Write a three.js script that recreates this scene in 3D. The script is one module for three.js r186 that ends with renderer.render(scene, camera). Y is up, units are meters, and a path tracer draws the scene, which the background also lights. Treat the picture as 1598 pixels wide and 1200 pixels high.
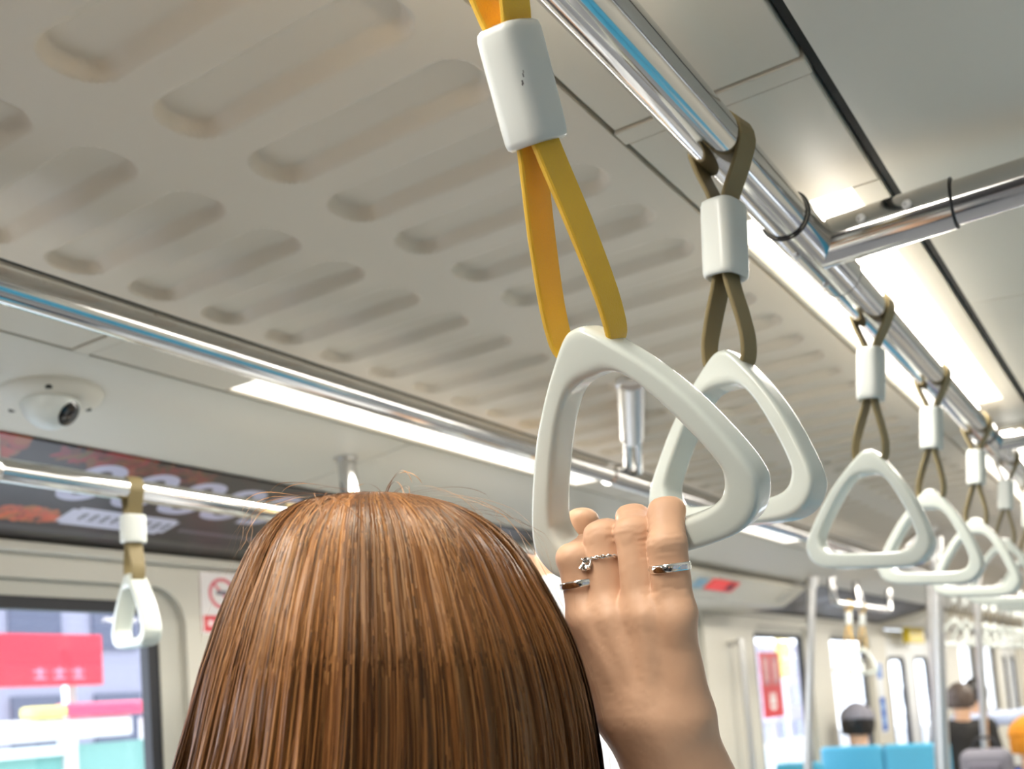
import * as THREE from 'three';
import { mergeGeometries } from 'three/addons/utils/BufferGeometryUtils.js';
import { RoundedBoxGeometry } from 'three/addons/geometries/RoundedBoxGeometry.js';
import { RectAreaLightUniformsLib } from 'three/addons/lights/RectAreaLightUniformsLib.js';

// ------------------------------------------------------------------ camera, sky, light, exposure
// The carriage runs along -z, floor at y = 0, left side wall at x = -1.75, right side wall at x = 0.60.
const scene = new THREE.Scene();
const EYE = new THREE.Vector3(0, 1.5, 0);
const camera = new THREE.PerspectiveCamera(60.485, 1598 / 1900, 0.02, 120);   // phone held upright, picture cropped from its upper part
camera.setViewOffset(1598, 1900, 0, 0, 1598, 1200);
camera.position.copy(EYE);
camera.matrixAutoUpdate = true;
camera.quaternion.setFromRotationMatrix(new THREE.Matrix4().makeBasis(
  new THREE.Vector3(0.83728, -0.07448, -0.54167), new THREE.Vector3(0.11168, 0.99309, 0.03608), new THREE.Vector3(0.53524, -0.09070, 0.83981)));
camera.focus = 0.60;
camera.userData.focus = 0.60;
camera.userData.fStop = 7;
scene.add(camera);

scene.background = new THREE.Color(0.80, 0.88, 1.0);       // bright overcast sky
scene.backgroundIntensity = 3.2;

RectAreaLightUniformsLib.init();
const LAMP = new THREE.Color(1.0, 0.955, 0.87);
const LAMP_POWER = 17;                                    // radiance of a ceiling light strip

const renderer = new THREE.WebGLRenderer({ antialias: true });
renderer.toneMapping = THREE.LinearToneMapping;
renderer.toneMappingExposure = 1.68;
renderer.shadowMap.enabled = true;

// ------------------------------------------------------------------ helpers
function rng(seed) { let a = seed >>> 0; return () => { a = (a + 0x6D2B79F5) >>> 0; let t = a; t = Math.imul(t ^ (t >>> 15), t | 1); t ^= t + Math.imul(t ^ (t >>> 7), t | 61); return ((t ^ (t >>> 14)) >>> 0) / 4294967296; }; }
function hash3(x, y, z) { let h = Math.imul(x, 374761393) ^ Math.imul(y, 668265263) ^ Math.imul(z, 1274126177); h = Math.imul(h ^ (h >>> 13), 1274126177); return ((h ^ (h >>> 16)) >>> 0) / 4294967296; }
function noise3(x, y, z) {
  const xi = Math.floor(x), yi = Math.floor(y), zi = Math.floor(z); let u = x - xi, v = y - yi, w = z - zi;
  u = u * u * (3 - 2 * u); v = v * v * (3 - 2 * v); w = w * w * (3 - 2 * w); let s = 0;
  for (let a = 0; a < 2; a++) for (let b = 0; b < 2; b++) for (let c = 0; c < 2; c++) s += hash3(xi + a, yi + b, zi + c) * (a ? u : 1 - u) * (b ? v : 1 - v) * (c ? w : 1 - w);
  return s * 2 - 1;
}
const names = new Map();
function numbered(name) { const n = names.get(name) ?? 0; names.set(name, n + 1); return n ? `${name}_${String(n).padStart(3, '0')}` : name; }
function shade(o) { o.traverse((c) => { if (c.isMesh) { c.castShadow = true; c.receiveShadow = true; } }); return o; }
function thing(name, label, category, p = [0, 0, 0], group) {
  const o = new THREE.Group(); o.name = numbered(name); o.position.set(...p); scene.add(o);
  o.userData = { label, category }; if (group) o.userData.group = group; return o;
}
function structure(name, p = [0, 0, 0]) { const o = new THREE.Group(); o.name = numbered(name); o.position.set(...p); o.userData.kind = 'structure'; scene.add(o); return o; }
function part(name, geo, mat, parent, label) { const m = new THREE.Mesh(geo, mat); m.name = name; if (label) m.userData.label = label; m.castShadow = m.receiveShadow = true; parent.add(m); return m; }
function tag(m, name, label, category, group) { m.name = numbered(name); m.userData = { label, category }; if (group) m.userData.group = group; scene.add(m); return m; }
const box = (w, h, d, x = 0, y = 0, z = 0) => new THREE.BoxGeometry(w, h, d).translate(x, y, z);
const rbox = (w, h, d, r, x = 0, y = 0, z = 0, seg = 2) => new RoundedBoxGeometry(w, h, d, seg, r).translate(x, y, z);
function bar(a, b, r, r2 = r, seg = 20) {        // a round bar from a to b
  const A = new THREE.Vector3(...a), B = new THREE.Vector3(...b), d = B.clone().sub(A), L = d.length();
  const g = new THREE.CylinderGeometry(r2, r, L, seg, 1);
  g.applyQuaternion(new THREE.Quaternion().setFromUnitVectors(new THREE.Vector3(0, 1, 0), d.normalize()));
  return g.translate((A.x + B.x) / 2, (A.y + B.y) / 2, (A.z + B.z) / 2);
}
const merge = (list) => mergeGeometries(list.map((g) => { const n = g.index ? g.toNonIndexed() : g.clone(); for (const k of Object.keys(n.attributes)) if (!['position', 'normal', 'uv'].includes(k)) n.deleteAttribute(k); if (!n.attributes.uv) n.setAttribute('uv', new THREE.BufferAttribute(new Float32Array(n.attributes.position.count * 2), 2)); return n; }));
function canvas(w, h, draw) {
  const c = document.createElement('canvas'); c.width = w; c.height = h; draw(c.getContext('2d'), w, h);
  const t = new THREE.CanvasTexture(c); t.colorSpace = THREE.SRGBColorSpace; t.anisotropy = 8; return t;
}
function grain(n, seed, f) { // DataTexture of grey noise
  const d = new Uint8Array(n * n * 4); for (let j = 0; j < n; j++) for (let i = 0; i < n; i++) { const v = Math.max(0, Math.min(255, 128 + 127 * f(i / n, j / n, seed))); d.set([v, v, v, 255], (j * n + i) * 4); }
  const t = new THREE.DataTexture(d, n, n); t.magFilter = THREE.LinearFilter; t.minFilter = THREE.LinearFilter; t.wrapS = t.wrapT = THREE.RepeatWrapping; t.needsUpdate = true; return t;
}
const std = (r, g, b, rough, extra = {}) => new THREE.MeshStandardMaterial({ color: new THREE.Color(r, g, b), roughness: rough, ...extra });
const phys = (r, g, b, rough, extra = {}) => new THREE.MeshPhysicalMaterial({ color: new THREE.Color(r, g, b), roughness: rough, ...extra });

const orange = grain(256, 3, (u, v) => 0.5 * noise3(u * 64, v * 64, 1) + 0.3 * noise3(u * 128, v * 128, 5));
const M = {
  ceiling: std(0.63, 0.55, 0.435, 0.5),
  light_panel: std(0.60, 0.54, 0.43, 0.45),
  side: std(0.60, 0.56, 0.465, 0.5),
  wall: std(0.62, 0.585, 0.50, 0.5),
  jamb: std(0.52, 0.50, 0.43, 0.5),
  dark: std(0.018, 0.017, 0.013, 0.8),
  gasket: std(0.012, 0.012, 0.016, 0.55),
  chrome: std(0.62, 0.61, 0.60, 0.11, { metalness: 1 }),
  satin: std(0.74, 0.73, 0.72, 0.3, { metalness: 1 }),
  silver: std(0.88, 0.87, 0.85, 0.1, { metalness: 1 }),
  blackened: std(0.03, 0.03, 0.03, 0.35, { metalness: 0.6 }),
  gem: new THREE.MeshPhysicalMaterial({ color: 0xffffff, roughness: 0.02, transmission: 1, thickness: 0.003, ior: 2.2 }),
  handle: phys(0.62, 0.655, 0.60, 0.24, { clearcoat: 0.4, clearcoatRoughness: 0.12 }),
  sleeve: phys(0.63, 0.65, 0.61, 0.32),
  yellow: std(0.82, 0.49, 0.03, 0.5, { bumpMap: orange, bumpScale: 0.0002 }),
  olive: std(0.23, 0.175, 0.075, 0.55, { bumpMap: orange, bumpScale: 0.0002 }),
  floor: std(0.24, 0.25, 0.27, 0.5),
  seat: phys(0.08, 0.40, 0.60, 0.35),
  glass: new THREE.MeshPhysicalMaterial({ color: 0xffffff, roughness: 0.02, transmission: 1, thickness: 0, ior: 1.5 }),
  white_metal: std(0.72, 0.72, 0.70, 0.4),
  skin: phys(0.68, 0.41, 0.262, 0.45, { specularIntensity: 0.6, sheen: 0.15, sheenRoughness: 0.6, sheenColor: new THREE.Color(0.9, 0.6, 0.5) }),
};

// ------------------------------------------------------------------ the carriage: floor, walls, ceiling
const XL = -1.75, XR = 0.60, ZA = 1.6, ZB = -15.2;
const floor = structure('floor');
{ const g = new THREE.BoxGeometry(XR - XL + 0.3, 0.08, ZA - ZB + 0.3); part('floor_covering', g.translate((XL + XR) / 2, -0.04, (ZA + ZB) / 2), M.floor, floor); }

function roundedRect(p, x0, y0, x1, y1, r) {
  p.moveTo(x0 + r, y0); p.lineTo(x1 - r, y0); p.absarc(x1 - r, y0 + r, r, -Math.PI / 2, 0); p.lineTo(x1, y1 - r); p.absarc(x1 - r, y1 - r, r, 0, Math.PI / 2);
  p.lineTo(x0 + r, y1); p.absarc(x0 + r, y1 - r, r, Math.PI / 2, Math.PI); p.lineTo(x0, y0 + r); p.absarc(x0 + r, y0 + r, r, Math.PI, 1.5 * Math.PI); return p;
}
// side walls are drawn in (distance ahead, height) and stood up along the carriage
function sideWall(holes, x, outward) {
  const s = new THREE.Shape(); s.moveTo(-ZA, 0); s.lineTo(-ZB, 0); s.lineTo(-ZB, 2.06); s.lineTo(-ZA, 2.06); s.closePath();
  for (const h of holes) s.holes.push(roundedRect(new THREE.Path(), h[0], h[1], h[2], h[3], h[4]));
  const g = new THREE.ExtrudeGeometry(s, { depth: 0.07, bevelEnabled: false, curveSegments: 10 });
  g.rotateY(Math.PI / 2);                                   // shape x -> -z, depth -> +x
  return g.translate(outward < 0 ? x - 0.07 : x, 0, 0);
}
const WIN = [[-0.62, 1.472], [4.90, 5.80], [6.20, 7.12], [10.35, 11.3], [11.7, 12.6]];   // start and end ahead of the camera
const DOORS = [[2.55, 4.28], [7.55, 9.25], [13.0, 14.4]];
const holes = [...WIN.map(([a, b]) => [a, 1.0, b, 1.795, 0.085]), ...DOORS.map(([a, b]) => [a, 0.02, b, 1.84, 0.03])];
const wallL = structure('wall_left'); part('wall_panel', sideWall(holes, XL, -1), M.wall, wallL);
const wallR = structure('wall_right'); part('wall_panel', sideWall(holes, XR, 1), M.wall, wallR);
const wallF = structure('wall_front');
{ const s = new THREE.Shape(); s.moveTo(XL - 0.07, 0); s.lineTo(XR + 0.07, 0); s.lineTo(XR + 0.07, 2.06); s.lineTo(XL - 0.07, 2.06); s.closePath();
  s.holes.push(roundedRect(new THREE.Path(), -1.05, 0.95, -0.1, 1.75, 0.08));
  part('wall_panel', new THREE.ExtrudeGeometry(s, { depth: 0.06, bevelEnabled: false }).translate(0, 0, ZB - 0.06), M.wall, wallF);
  part('end_window_pane', box(0.95, 0.8, 0.006, -0.575, 1.35, ZB - 0.03), M.glass, wallF); }
const wallB = structure('wall_back'); part('wall_panel', box(XR - XL + 0.14, 2.06, 0.06, (XL + XR) / 2, 1.03, ZA + 0.03), std(0.06, 0.06, 0.065, 0.5), wallB);   // dark gangway door

function frameGeo(a, b, y0, y1, r, t, depth, x) {           // a window frame in a side wall
  const s = roundedRect(new THREE.Shape(), a, y0, b, y1, r); s.holes.push(roundedRect(new THREE.Path(), a + t, y0 + t, b - t, y1 - t, Math.max(0.01, r - t)));
  return new THREE.ExtrudeGeometry(s, { depth, bevelEnabled: false, curveSegments: 8 }).rotateY(Math.PI / 2).translate(x, 0, 0);
}
function sideWindow(a, b, side) {
  const w = structure('window_' + (sideWindow.n = (sideWindow.n ?? 0) + 1)), x = side < 0 ? XL : XR, in0 = side < 0 ? x - 0.045 : x + 0.02, in1 = side < 0 ? x - 0.05 : x + 0.03;
  const sr = roundedRect(new THREE.Shape(), a, 1.0, b, 1.795, 0.085); sr.holes.push(roundedRect(new THREE.Path(), a + 0.06, 1.05, b - 0.055, 1.764, 0.03));
  part('window_surround', new THREE.ExtrudeGeometry(sr, { depth: 0.025, bevelEnabled: false, curveSegments: 8 }).rotateY(Math.PI / 2).translate(in0, 0, 0), M.jamb, w);
  part('rubber_gasket', frameGeo(a + 0.058, b - 0.053, 1.045, 1.767, 0.03, 0.027, 0.026, in1), M.gasket, w);
  part('window_pane', box(0.006, 0.68, b - a - 0.14, side < 0 ? x - 0.04 : x + 0.04, 1.415, -(a + b) / 2), M.glass, w);
}
for (const [a, b] of WIN) { sideWindow(a, b, -1); sideWindow(a, b, 1); }
function sideDoor(a, b, side) {
  const d = structure('door_' + (sideDoor.n = (sideDoor.n ?? 0) + 1)), x = side < 0 ? XL - 0.05 : XR + 0.05, m = (a + b) / 2;
  for (const [p, q] of [[a, m - 0.004], [m + 0.004, b]]) {
    const s = roundedRect(new THREE.Shape(), p, 0.03, q, 1.83, 0.01); s.holes.push(roundedRect(new THREE.Path(), p + 0.17, 0.75, q - 0.17, 1.62, 0.07));
    part('door_leaf', new THREE.ExtrudeGeometry(s, { depth: 0.03, bevelEnabled: false, curveSegments: 6 }).rotateY(Math.PI / 2).translate(x - 0.015, 0, 0), M.white_metal, d);
    const g = roundedRect(new THREE.Shape(), p + 0.15, 0.73, q - 0.15, 1.64, 0.08); g.holes.push(roundedRect(new THREE.Path(), p + 0.18, 0.76, q - 0.18, 1.61, 0.06));
    part('rubber_gasket', new THREE.ExtrudeGeometry(g, { depth: 0.036, bevelEnabled: false, curveSegments: 6 }).rotateY(Math.PI / 2).translate(x - 0.018, 0, 0), M.gasket, d);
    part('door_pane', box(0.006, 0.86, q - p - 0.35, x, 1.185, -(p + q) / 2), M.glass, d);
  }
}
for (const [a, b] of DOORS) { sideDoor(a, b, -1); sideDoor(a, b, 1); }

// ceiling: pressed centre panel, flat strips for the lights, sloping side panels, all with real gaps in front of a dark deck
const YC = 1.97;
const ceiling = structure('ceiling');
part('ceiling_deck', box(XR - XL + 0.14, 0.03, ZA - ZB + 0.1, (XL + XR) / 2, 2.075, (ZA + ZB) / 2), M.dark, ceiling);
{ // centre panel with two rows of pressed-in oblong recesses
  const x0 = -0.9255, x1 = -0.356, pitch = 0.0968, depth = 0.0110;
  const sd = (x, z) => { let best = 1; const k = Math.round((z + 0.628) / pitch), zc = -0.628 + k * pitch;
    for (const [a, b] of [[-0.621, -0.392], [-0.906, -0.687]]) { const hx = (b - a) / 2, hz = 0.0300, r = 0.0262, px = Math.abs(x - (a + b) / 2) - hx + r, pz = Math.abs(z - zc) - hz + r;
      const d = Math.min(Math.max(px, pz), 0) + Math.hypot(Math.max(px, 0), Math.max(pz, 0)) - r; if (d < best) best = d; }
    return best; };
  const H = (x, z) => { // steep at the rounded ends, gentle along the sides
    const end = Math.min(...[[-0.621, -0.392], [-0.906, -0.687]].map(([a, b]) => Math.min(Math.abs(x - a), Math.abs(x - b)))), soft = Math.min(1, Math.max(0, (end - 0.012) / 0.03));
    const t = Math.min(1, Math.max(0, (-sd(x, z) + 0.003) / (0.0095 + 0.0075 * soft))); return depth * t * t * (3 - 2 * t); };
  const seg = (za, zb, nx, step) => { const nz = Math.round((za - zb) / step), pos = [], nor = [], uv = [], idx = [];
    for (let j = 0; j <= nz; j++) for (let i = 0; i <= nx; i++) { const x = x0 + (x1 - x0) * i / nx, z = za + (zb - za) * j / nz, e = 0.0015;
      pos.push(x, YC + H(x, z), z); const n = new THREE.Vector3((H(x + e, z) - H(x - e, z)) / (2 * e), -1, (H(x, z + e) - H(x, z - e)) / (2 * e)).normalize(); nor.push(n.x, n.y, n.z); uv.push(x * 4, z * 4); }
    for (let j = 0; j < nz; j++) for (let i = 0; i < nx; i++) { const a = j * (nx + 1) + i, b = a + 1, c = a + nx + 1, d = c + 1; idx.push(a, c, b, b, c, d); }
    const g = new THREE.BufferGeometry(); g.setAttribute('position', new THREE.Float32BufferAttribute(pos, 3)); g.setAttribute('normal', new THREE.Float32BufferAttribute(nor, 3)); g.setAttribute('uv', new THREE.Float32BufferAttribute(uv, 2)); g.setIndex(idx); return g; };
  const back = box(x1 - x0, 0.012, ZA - ZB, (x0 + x1) / 2, YC + 0.03, (ZA + ZB) / 2);
  const rimA = box(0.004, 0.03, ZA - ZB, x0 + 0.002, YC + 0.0155, (ZA + ZB) / 2), rimB = box(0.004, 0.03, ZA - ZB, x1 - 0.002, YC + 0.0155, (ZA + ZB) / 2);
  part('pressed_centre_panel', merge([seg(ZA, 0.1, 60, 0.02), seg(0.1, -2.2, 190, 0.0034), seg(-2.2, -6.0, 90, 0.008), seg(-6.0, ZB, 40, 0.03), back, rimA, rimB]), M.ceiling, ceiling);
}
for (const x of [-0.9315, -0.1872]) part('rubber_seal', box(x < -0.5 ? 0.012 : 0.0075, 0.02, ZA - ZB, x, YC + 0.0135, (ZA + ZB) / 2), M.dark, ceiling);
const LIGHTS = []; for (let z = 1.87; z > ZB + 1; z -= 1.44) LIGHTS.push(Math.min(z, ZA - 0.05));   // near end of each light strip
const SIDES = [{ x0: -0.353, x1: -0.192, l0: -0.346, l1: -0.219, g: 0.003, dir: 1 }, { x0: -0.938, x1: -1.098, l0: -0.958, l1: -1.089, g: 0.003, dir: -1 }];
for (const s of SIDES) { // plain panels between the lights
  const lo = Math.min(s.x0, s.x1) + s.g / 2, hi = Math.max(s.x0, s.x1) - s.g / 2, w = hi - lo, xm = (lo + hi) / 2;
  const a = Math.min(s.l0, s.l1), b = Math.max(s.l0, s.l1);
  for (const zl of LIGHTS) {
    const near = zl >= 1.5 ? ZA : zl, far = zl === LIGHTS[0] ? 1.87 - 1.0 : zl - 1.0, next = Math.max(ZB, far - 0.44);
    for (const [p, q] of [[a, lo], [b, hi]]) { const u = Math.min(p, q), v = Math.max(p, q); if (v - u > 0.002) part('light_panel_edge', box(v - u, 0.02, near - far, (u + v) / 2, YC + 0.01, (near + far) / 2), M.light_panel, ceiling); }
    const m1 = far - 0.198, m2 = far - 0.222;                 // bridging piece between two seams, slightly proud
    part('light_panel', rbox(w, 0.02, far - m1 - 0.003, 0.0015, xm, YC + 0.01, (far + m1) / 2), M.light_panel, ceiling);
    part('light_panel_bridge', rbox(w + 0.004, 0.02, m1 - m2 - 0.002, 0.0015, xm, YC + 0.0085, (m1 + m2) / 2), M.light_panel, ceiling);
    part('light_panel', rbox(w, 0.02, m2 - next - 0.003, 0.0015, xm, YC + 0.01, (m2 + next) / 2), M.light_panel, ceiling);
  }
}
function sloped(xa, ya, xb, yb, za, zb, t) {               // a board from (xa,ya) to (xb,yb), running from za to zb, thickness upward
  const s = new THREE.Shape(), L = Math.hypot(xb - xa, yb - ya), nx = -(yb - ya) / L * t * Math.sign(xb - xa), ny = Math.abs(xb - xa) / L * t;
  s.moveTo(xa, ya); s.lineTo(xb, yb); s.lineTo(xb + nx, yb + ny); s.lineTo(xa + nx, ya + ny); s.closePath();
  return new THREE.ExtrudeGeometry(s, { depth: za - zb, bevelEnabled: false }).translate(0, 0, zb);
}
const seams = [ZA, 0.02, -1.441, -2.9, -4.35, -5.8, -7.25, -8.7, -10.15, -11.6, -13.05, ZB];
for (let i = 0; i + 1 < seams.length; i++) {
  const za = seams[i] - 0.0015, zb = seams[i + 1] + 0.0015;
  part('side_ceiling_panel', sloped(-1.102, YC, -1.383, 1.944, za, zb, 0.02), M.side, ceiling);
  part('side_ceiling_panel', sloped(-0.1828, YC, 0.22, 1.935, za, zb, 0.02), M.side, ceiling);
}
part('cove_panel', sloped(-1.383, 1.9465, XL - 0.01, 1.862, ZA, ZB, 0.02), M.wall, ceiling);
part('cove_panel', sloped(0.22, 1.9365, XR + 0.01, 1.855, ZA, ZB, 0.02), M.wall, ceiling);
part('wall_ledge', rbox(0.03, 0.018, ZA - ZB, 0.004, XL + 0.012, 1.848, (ZA + ZB) / 2), M.wall, ceiling);

// ceiling lights: a glowing diffuser with an area light of the same size just below it
for (const [k, s] of SIDES.entries()) LIGHTS.forEach((zl, i) => {
  const far = i === 0 ? 1.87 - 1.0 : zl - 1.0, len = zl - far, zc = (zl + far) / 2, a = Math.min(s.l0, s.l1), b = Math.max(s.l0, s.l1), xm = (a + b) / 2, w = b - a;
  const side = k ? 'left-hand' : 'right-hand';
  const where = i === 2 ? `white ceiling light strip above the ${k ? 'left rail, seen behind the hair and the large grip' : 'chrome rail with the tee joint'}`
    : i === 1 ? `${k ? 'left' : 'right'} ceiling light strip nearest the camera, only its end showing` : i === 3 ? `second white light strip along the ${k ? 'left' : 'right'} rail, beyond the nearest complete one` : `distant white light strip in the ${side} ceiling row`;
  const t = thing('ceiling_light', where, 'light', [xm, YC, zc], i > 3 || i === 0 ? `light strips of the ${side} row` : undefined);
  part('diffuser', rbox(w - 0.002, 0.014, len - 0.004, 0.002, 0, 0.009, 0), std(0.85, 0.85, 0.82, 0.5, { emissive: LAMP, emissiveIntensity: 1.1 }), t);
  const L = new THREE.RectAreaLight(LAMP, LAMP_POWER, w - 0.004, len - 0.01); L.position.set(xm, YC - 0.001, zc); L.lookAt(xm, 0, zc); scene.add(L);
});

// ------------------------------------------------------------------ handrails under the ceiling
const YR = 1.909, RR = 0.0200;
const TEES = [-0.975, -2.052, -3.13, -4.21, -5.29, -6.37, -7.45];
{
  const XRAIL = -0.252;
  const t = thing('handrail', 'chrome ceiling handrail with tee joints at the right, carrying the row of straps', 'handrail', [XRAIL, YR, 0]);
  part('rail_tube', bar([0, 0, ZA], [0, 0, ZB], RR, RR, 40), M.chrome, t);
  TEES.forEach((z, i) => {
    const sleeve = part('tee_sleeve', bar([0, 0, z + 0.085], [0, 0, z - 0.085], RR + 0.0022, RR + 0.0022, 40), M.chrome, t);
    for (const e of [0.085, -0.085]) { const r = new THREE.TorusGeometry(RR + 0.0016, 0.0009, 8, 40); part('joint_line', r.translate(0, 0, z + e), M.blackened, sleeve); }
    for (const e of [0.045, -0.045]) part('screw', merge([new THREE.CylinderGeometry(0.0035, 0.0035, 0.002, 12), new THREE.CylinderGeometry(0.0016, 0.0016, 0.0024, 6)]).rotateX(0).translate(-0.004, -RR - 0.0024, z + e), M.satin, sleeve);
    const br = part('branch_sleeve', bar([0.006, 0, z], [0.125, 0.002, z], RR + 0.0022, RR + 0.0022, 36), M.chrome, t);
    part('joint_line', new THREE.TorusGeometry(RR + 0.0016, 0.0012, 8, 36).rotateY(Math.PI / 2).translate(0.125, 0.002, z), M.blackened, br);
    for (const e of [0.05, 0.09]) part('screw', merge([new THREE.CylinderGeometry(0.0042, 0.0042, 0.003, 14), new THREE.TorusGeometry(0.0024, 0.0012, 6, 14).rotateX(Math.PI / 2).translate(0, 0.0015, 0)]).rotateX(Math.PI / 2).translate(0, 0.004, RR + 0.003).translate(e, 0, z), M.satin, br);
    part('branch_tube', bar([0.125, 0.002, z], [XR - XRAIL - 0.005, 0.012, z], RR - 0.0005, RR - 0.0005, 36), M.chrome, t);
    part('wall_flange', bar([XR - XRAIL - 0.012, 0.012, z], [XR - XRAIL, 0.012, z], 0.035, 0.035, 24), M.satin, t);
  });
  for (const z of [-3.13, -5.29, -7.45]) part('ceiling_bracket', merge([bar([0.0, RR - 0.004, z], [0.0, YC - YR, z], 0.009), bar([0.0, YC - YR - 0.005, z], [0.0, YC - YR, z], 0.017)]), M.satin, t);
}
{
  const XRAIL = -0.856;
  const t = thing('handrail', 'chrome ceiling handrail at the left, crossing behind the large grip', 'handrail', [XRAIL, YR, 0]);
  part('rail_tube', bar([0, 0, ZA], [0, 0, ZB], 0.0165, 0.0165, 40), M.chrome, t);
  for (const z of [-1.80, -4.0, -6.2, -8.4]) {
    part('tee_sleeve', bar([0, 0, z + 0.09], [0, 0, z - 0.09], 0.0192, 0.0192, 36), M.chrome, t);
    // a forked hanger running from the middle of the ceiling down to the rail
    const a = [0.205, YC - YR + 0.004, z + 0.40], b = [0.012, 0.012, z + 0.01], mix = (f, o = 0) => [a[0] + (b[0] - a[0]) * f + o, a[1] + (b[1] - a[1]) * f, a[2] + (b[2] - a[2]) * f];
    const h = part('hanger_socket', merge([bar(a, mix(0.55), 0.0225, 0.0205, 24), bar([a[0], a[1] - 0.012, a[2]], a, 0.024, 0.024, 28)]), M.satin, t);
    part('hanger_rod', bar(mix(0.53, -0.0095), mix(1, -0.0095), 0.0075, 0.0075, 16), M.chrome, h);
    part('hanger_rod', bar(mix(0.53, 0.0105), mix(1, 0.0105), 0.0075, 0.0075, 16), M.chrome, h);
  }
}
function wallRail(x, y, z0, z1, posts, label) {            // short rail above the seats, hung on posts from the sloping ceiling
  const t = thing('seat_handrail', label, 'handrail', [x, y, 0]);
  const turn = (z, s) => [[0, 0, z], [0, 0.006, z + s * 0.02], [0, 0.03, z + s * 0.034], [0, 0.105, z + s * 0.038]];
  const pts = [...turn(z0, 1).reverse(), ...turn(z1, -1)].map((p) => new THREE.Vector3(...p));
  const c = new THREE.CurvePath(); c.add(new THREE.CatmullRomCurve3(pts.slice(0, 4))); c.add(new THREE.LineCurve3(pts[3], pts[4])); c.add(new THREE.CatmullRomCurve3(pts.slice(4)));
  part('rail_tube', new THREE.TubeGeometry(c, 120, 0.0155, 20), M.chrome, t);
  for (const z of posts) part('support_post', merge([bar([0, 0.01, z], [-0.012, 0.128, z], 0.0165, 0.0165, 20), new THREE.SphereGeometry(0.021, 20, 14).translate(0, 0, z), bar([-0.012, 0.118, z], [-0.012, 0.126, z], 0.022, 0.022, 22)]), M.chrome, t);
  return t;
}
wallRail(-1.205, 1.836, -0.35, -2.22, [-0.72, -1.395, -2.12], 'chrome handrail in front of the advertising panel at the left, above the side window');
wallRail(-1.255, 1.836, -4.60, -5.56, [-5.0], 'short distant chrome seat handrail with yellow straps, beyond the doorway');

// ------------------------------------------------------------------ hand straps
function ribbon(path, width, thick, narrow = 1) {                       // a belt: path in x-y, width along z
  const pos = [], nor = [], uv = [], idx = [], n = path.length; let len = 0;
  const T = path.map((p, i) => { const a = path[Math.max(0, i - 1)], b = path[Math.min(n - 1, i + 1)], d = [b[0] - a[0], b[1] - a[1]], l = Math.hypot(...d) || 1; return [d[0] / l, d[1] / l]; });
  const e = thick * 0.28, w = width / 2, h = thick / 2;
  const sec = [[-h, -w + e], [-h + e, -w], [h - e, -w], [h, -w + e], [h, w - e], [h - e, w], [-h + e, w], [-h, w - e]];
  path.forEach((p, i) => { if (i) len += Math.hypot(p[0] - path[i - 1][0], p[1] - path[i - 1][1]);
    const far = Math.min(i, n - 1 - i), wz = far < 14 ? narrow + (1 - narrow) * far / 14 : 1;
    for (let k = 0; k <= 8; k++) { const s = sec[k % 8]; pos.push(p[0] - T[i][1] * s[0], p[1] + T[i][0] * s[0], s[1] * wz); uv.push(len / 0.04, k / 2); } });
  for (let i = 0; i + 1 < n; i++) for (let k = 0; k < 8; k++) { const a = i * 9 + k, b = a + 1, c = a + 9, d = c + 1; idx.push(a, b, c, b, d, c); }
  let g = new THREE.BufferGeometry(); g.setAttribute('position', new THREE.Float32BufferAttribute(pos, 3)); g.setAttribute('uv', new THREE.Float32BufferAttribute(uv, 2)); g.setIndex(idx); g = g.toNonIndexed(); g.computeVertexNormals(); return g;
}
const OUT = [[0, 0], [0.0065, -0.0018], [0.0165, -0.0120], [0.0325, -0.0315], [0.0485, -0.056], [0.0625, -0.0845], [0.0685, -0.1015], [0.0685, -0.112], [0.0625, -0.1235], [0.051, -0.1300], [0.034, -0.132], [0.014, -0.132]];
const INN = [[0, -0.0275], [0.0085, -0.0280], [0.0165, -0.0315], [0.0255, -0.0415], [0.0355, -0.0580], [0.0450, -0.0765], [0.0510, -0.0905], [0.0525, -0.0985], [0.0495, -0.1075], [0.0420, -0.1125], [0.030, -0.1145], [0.0125, -0.115]];
const closed = (half) => { const l = half.slice(1).reverse().map(([x, y]) => [-x, y]); return new THREE.CatmullRomCurve3([...half, ...l].map(([x, y]) => new THREE.Vector3(x, y, 0)), true, 'catmullrom', 0.5); };
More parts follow.
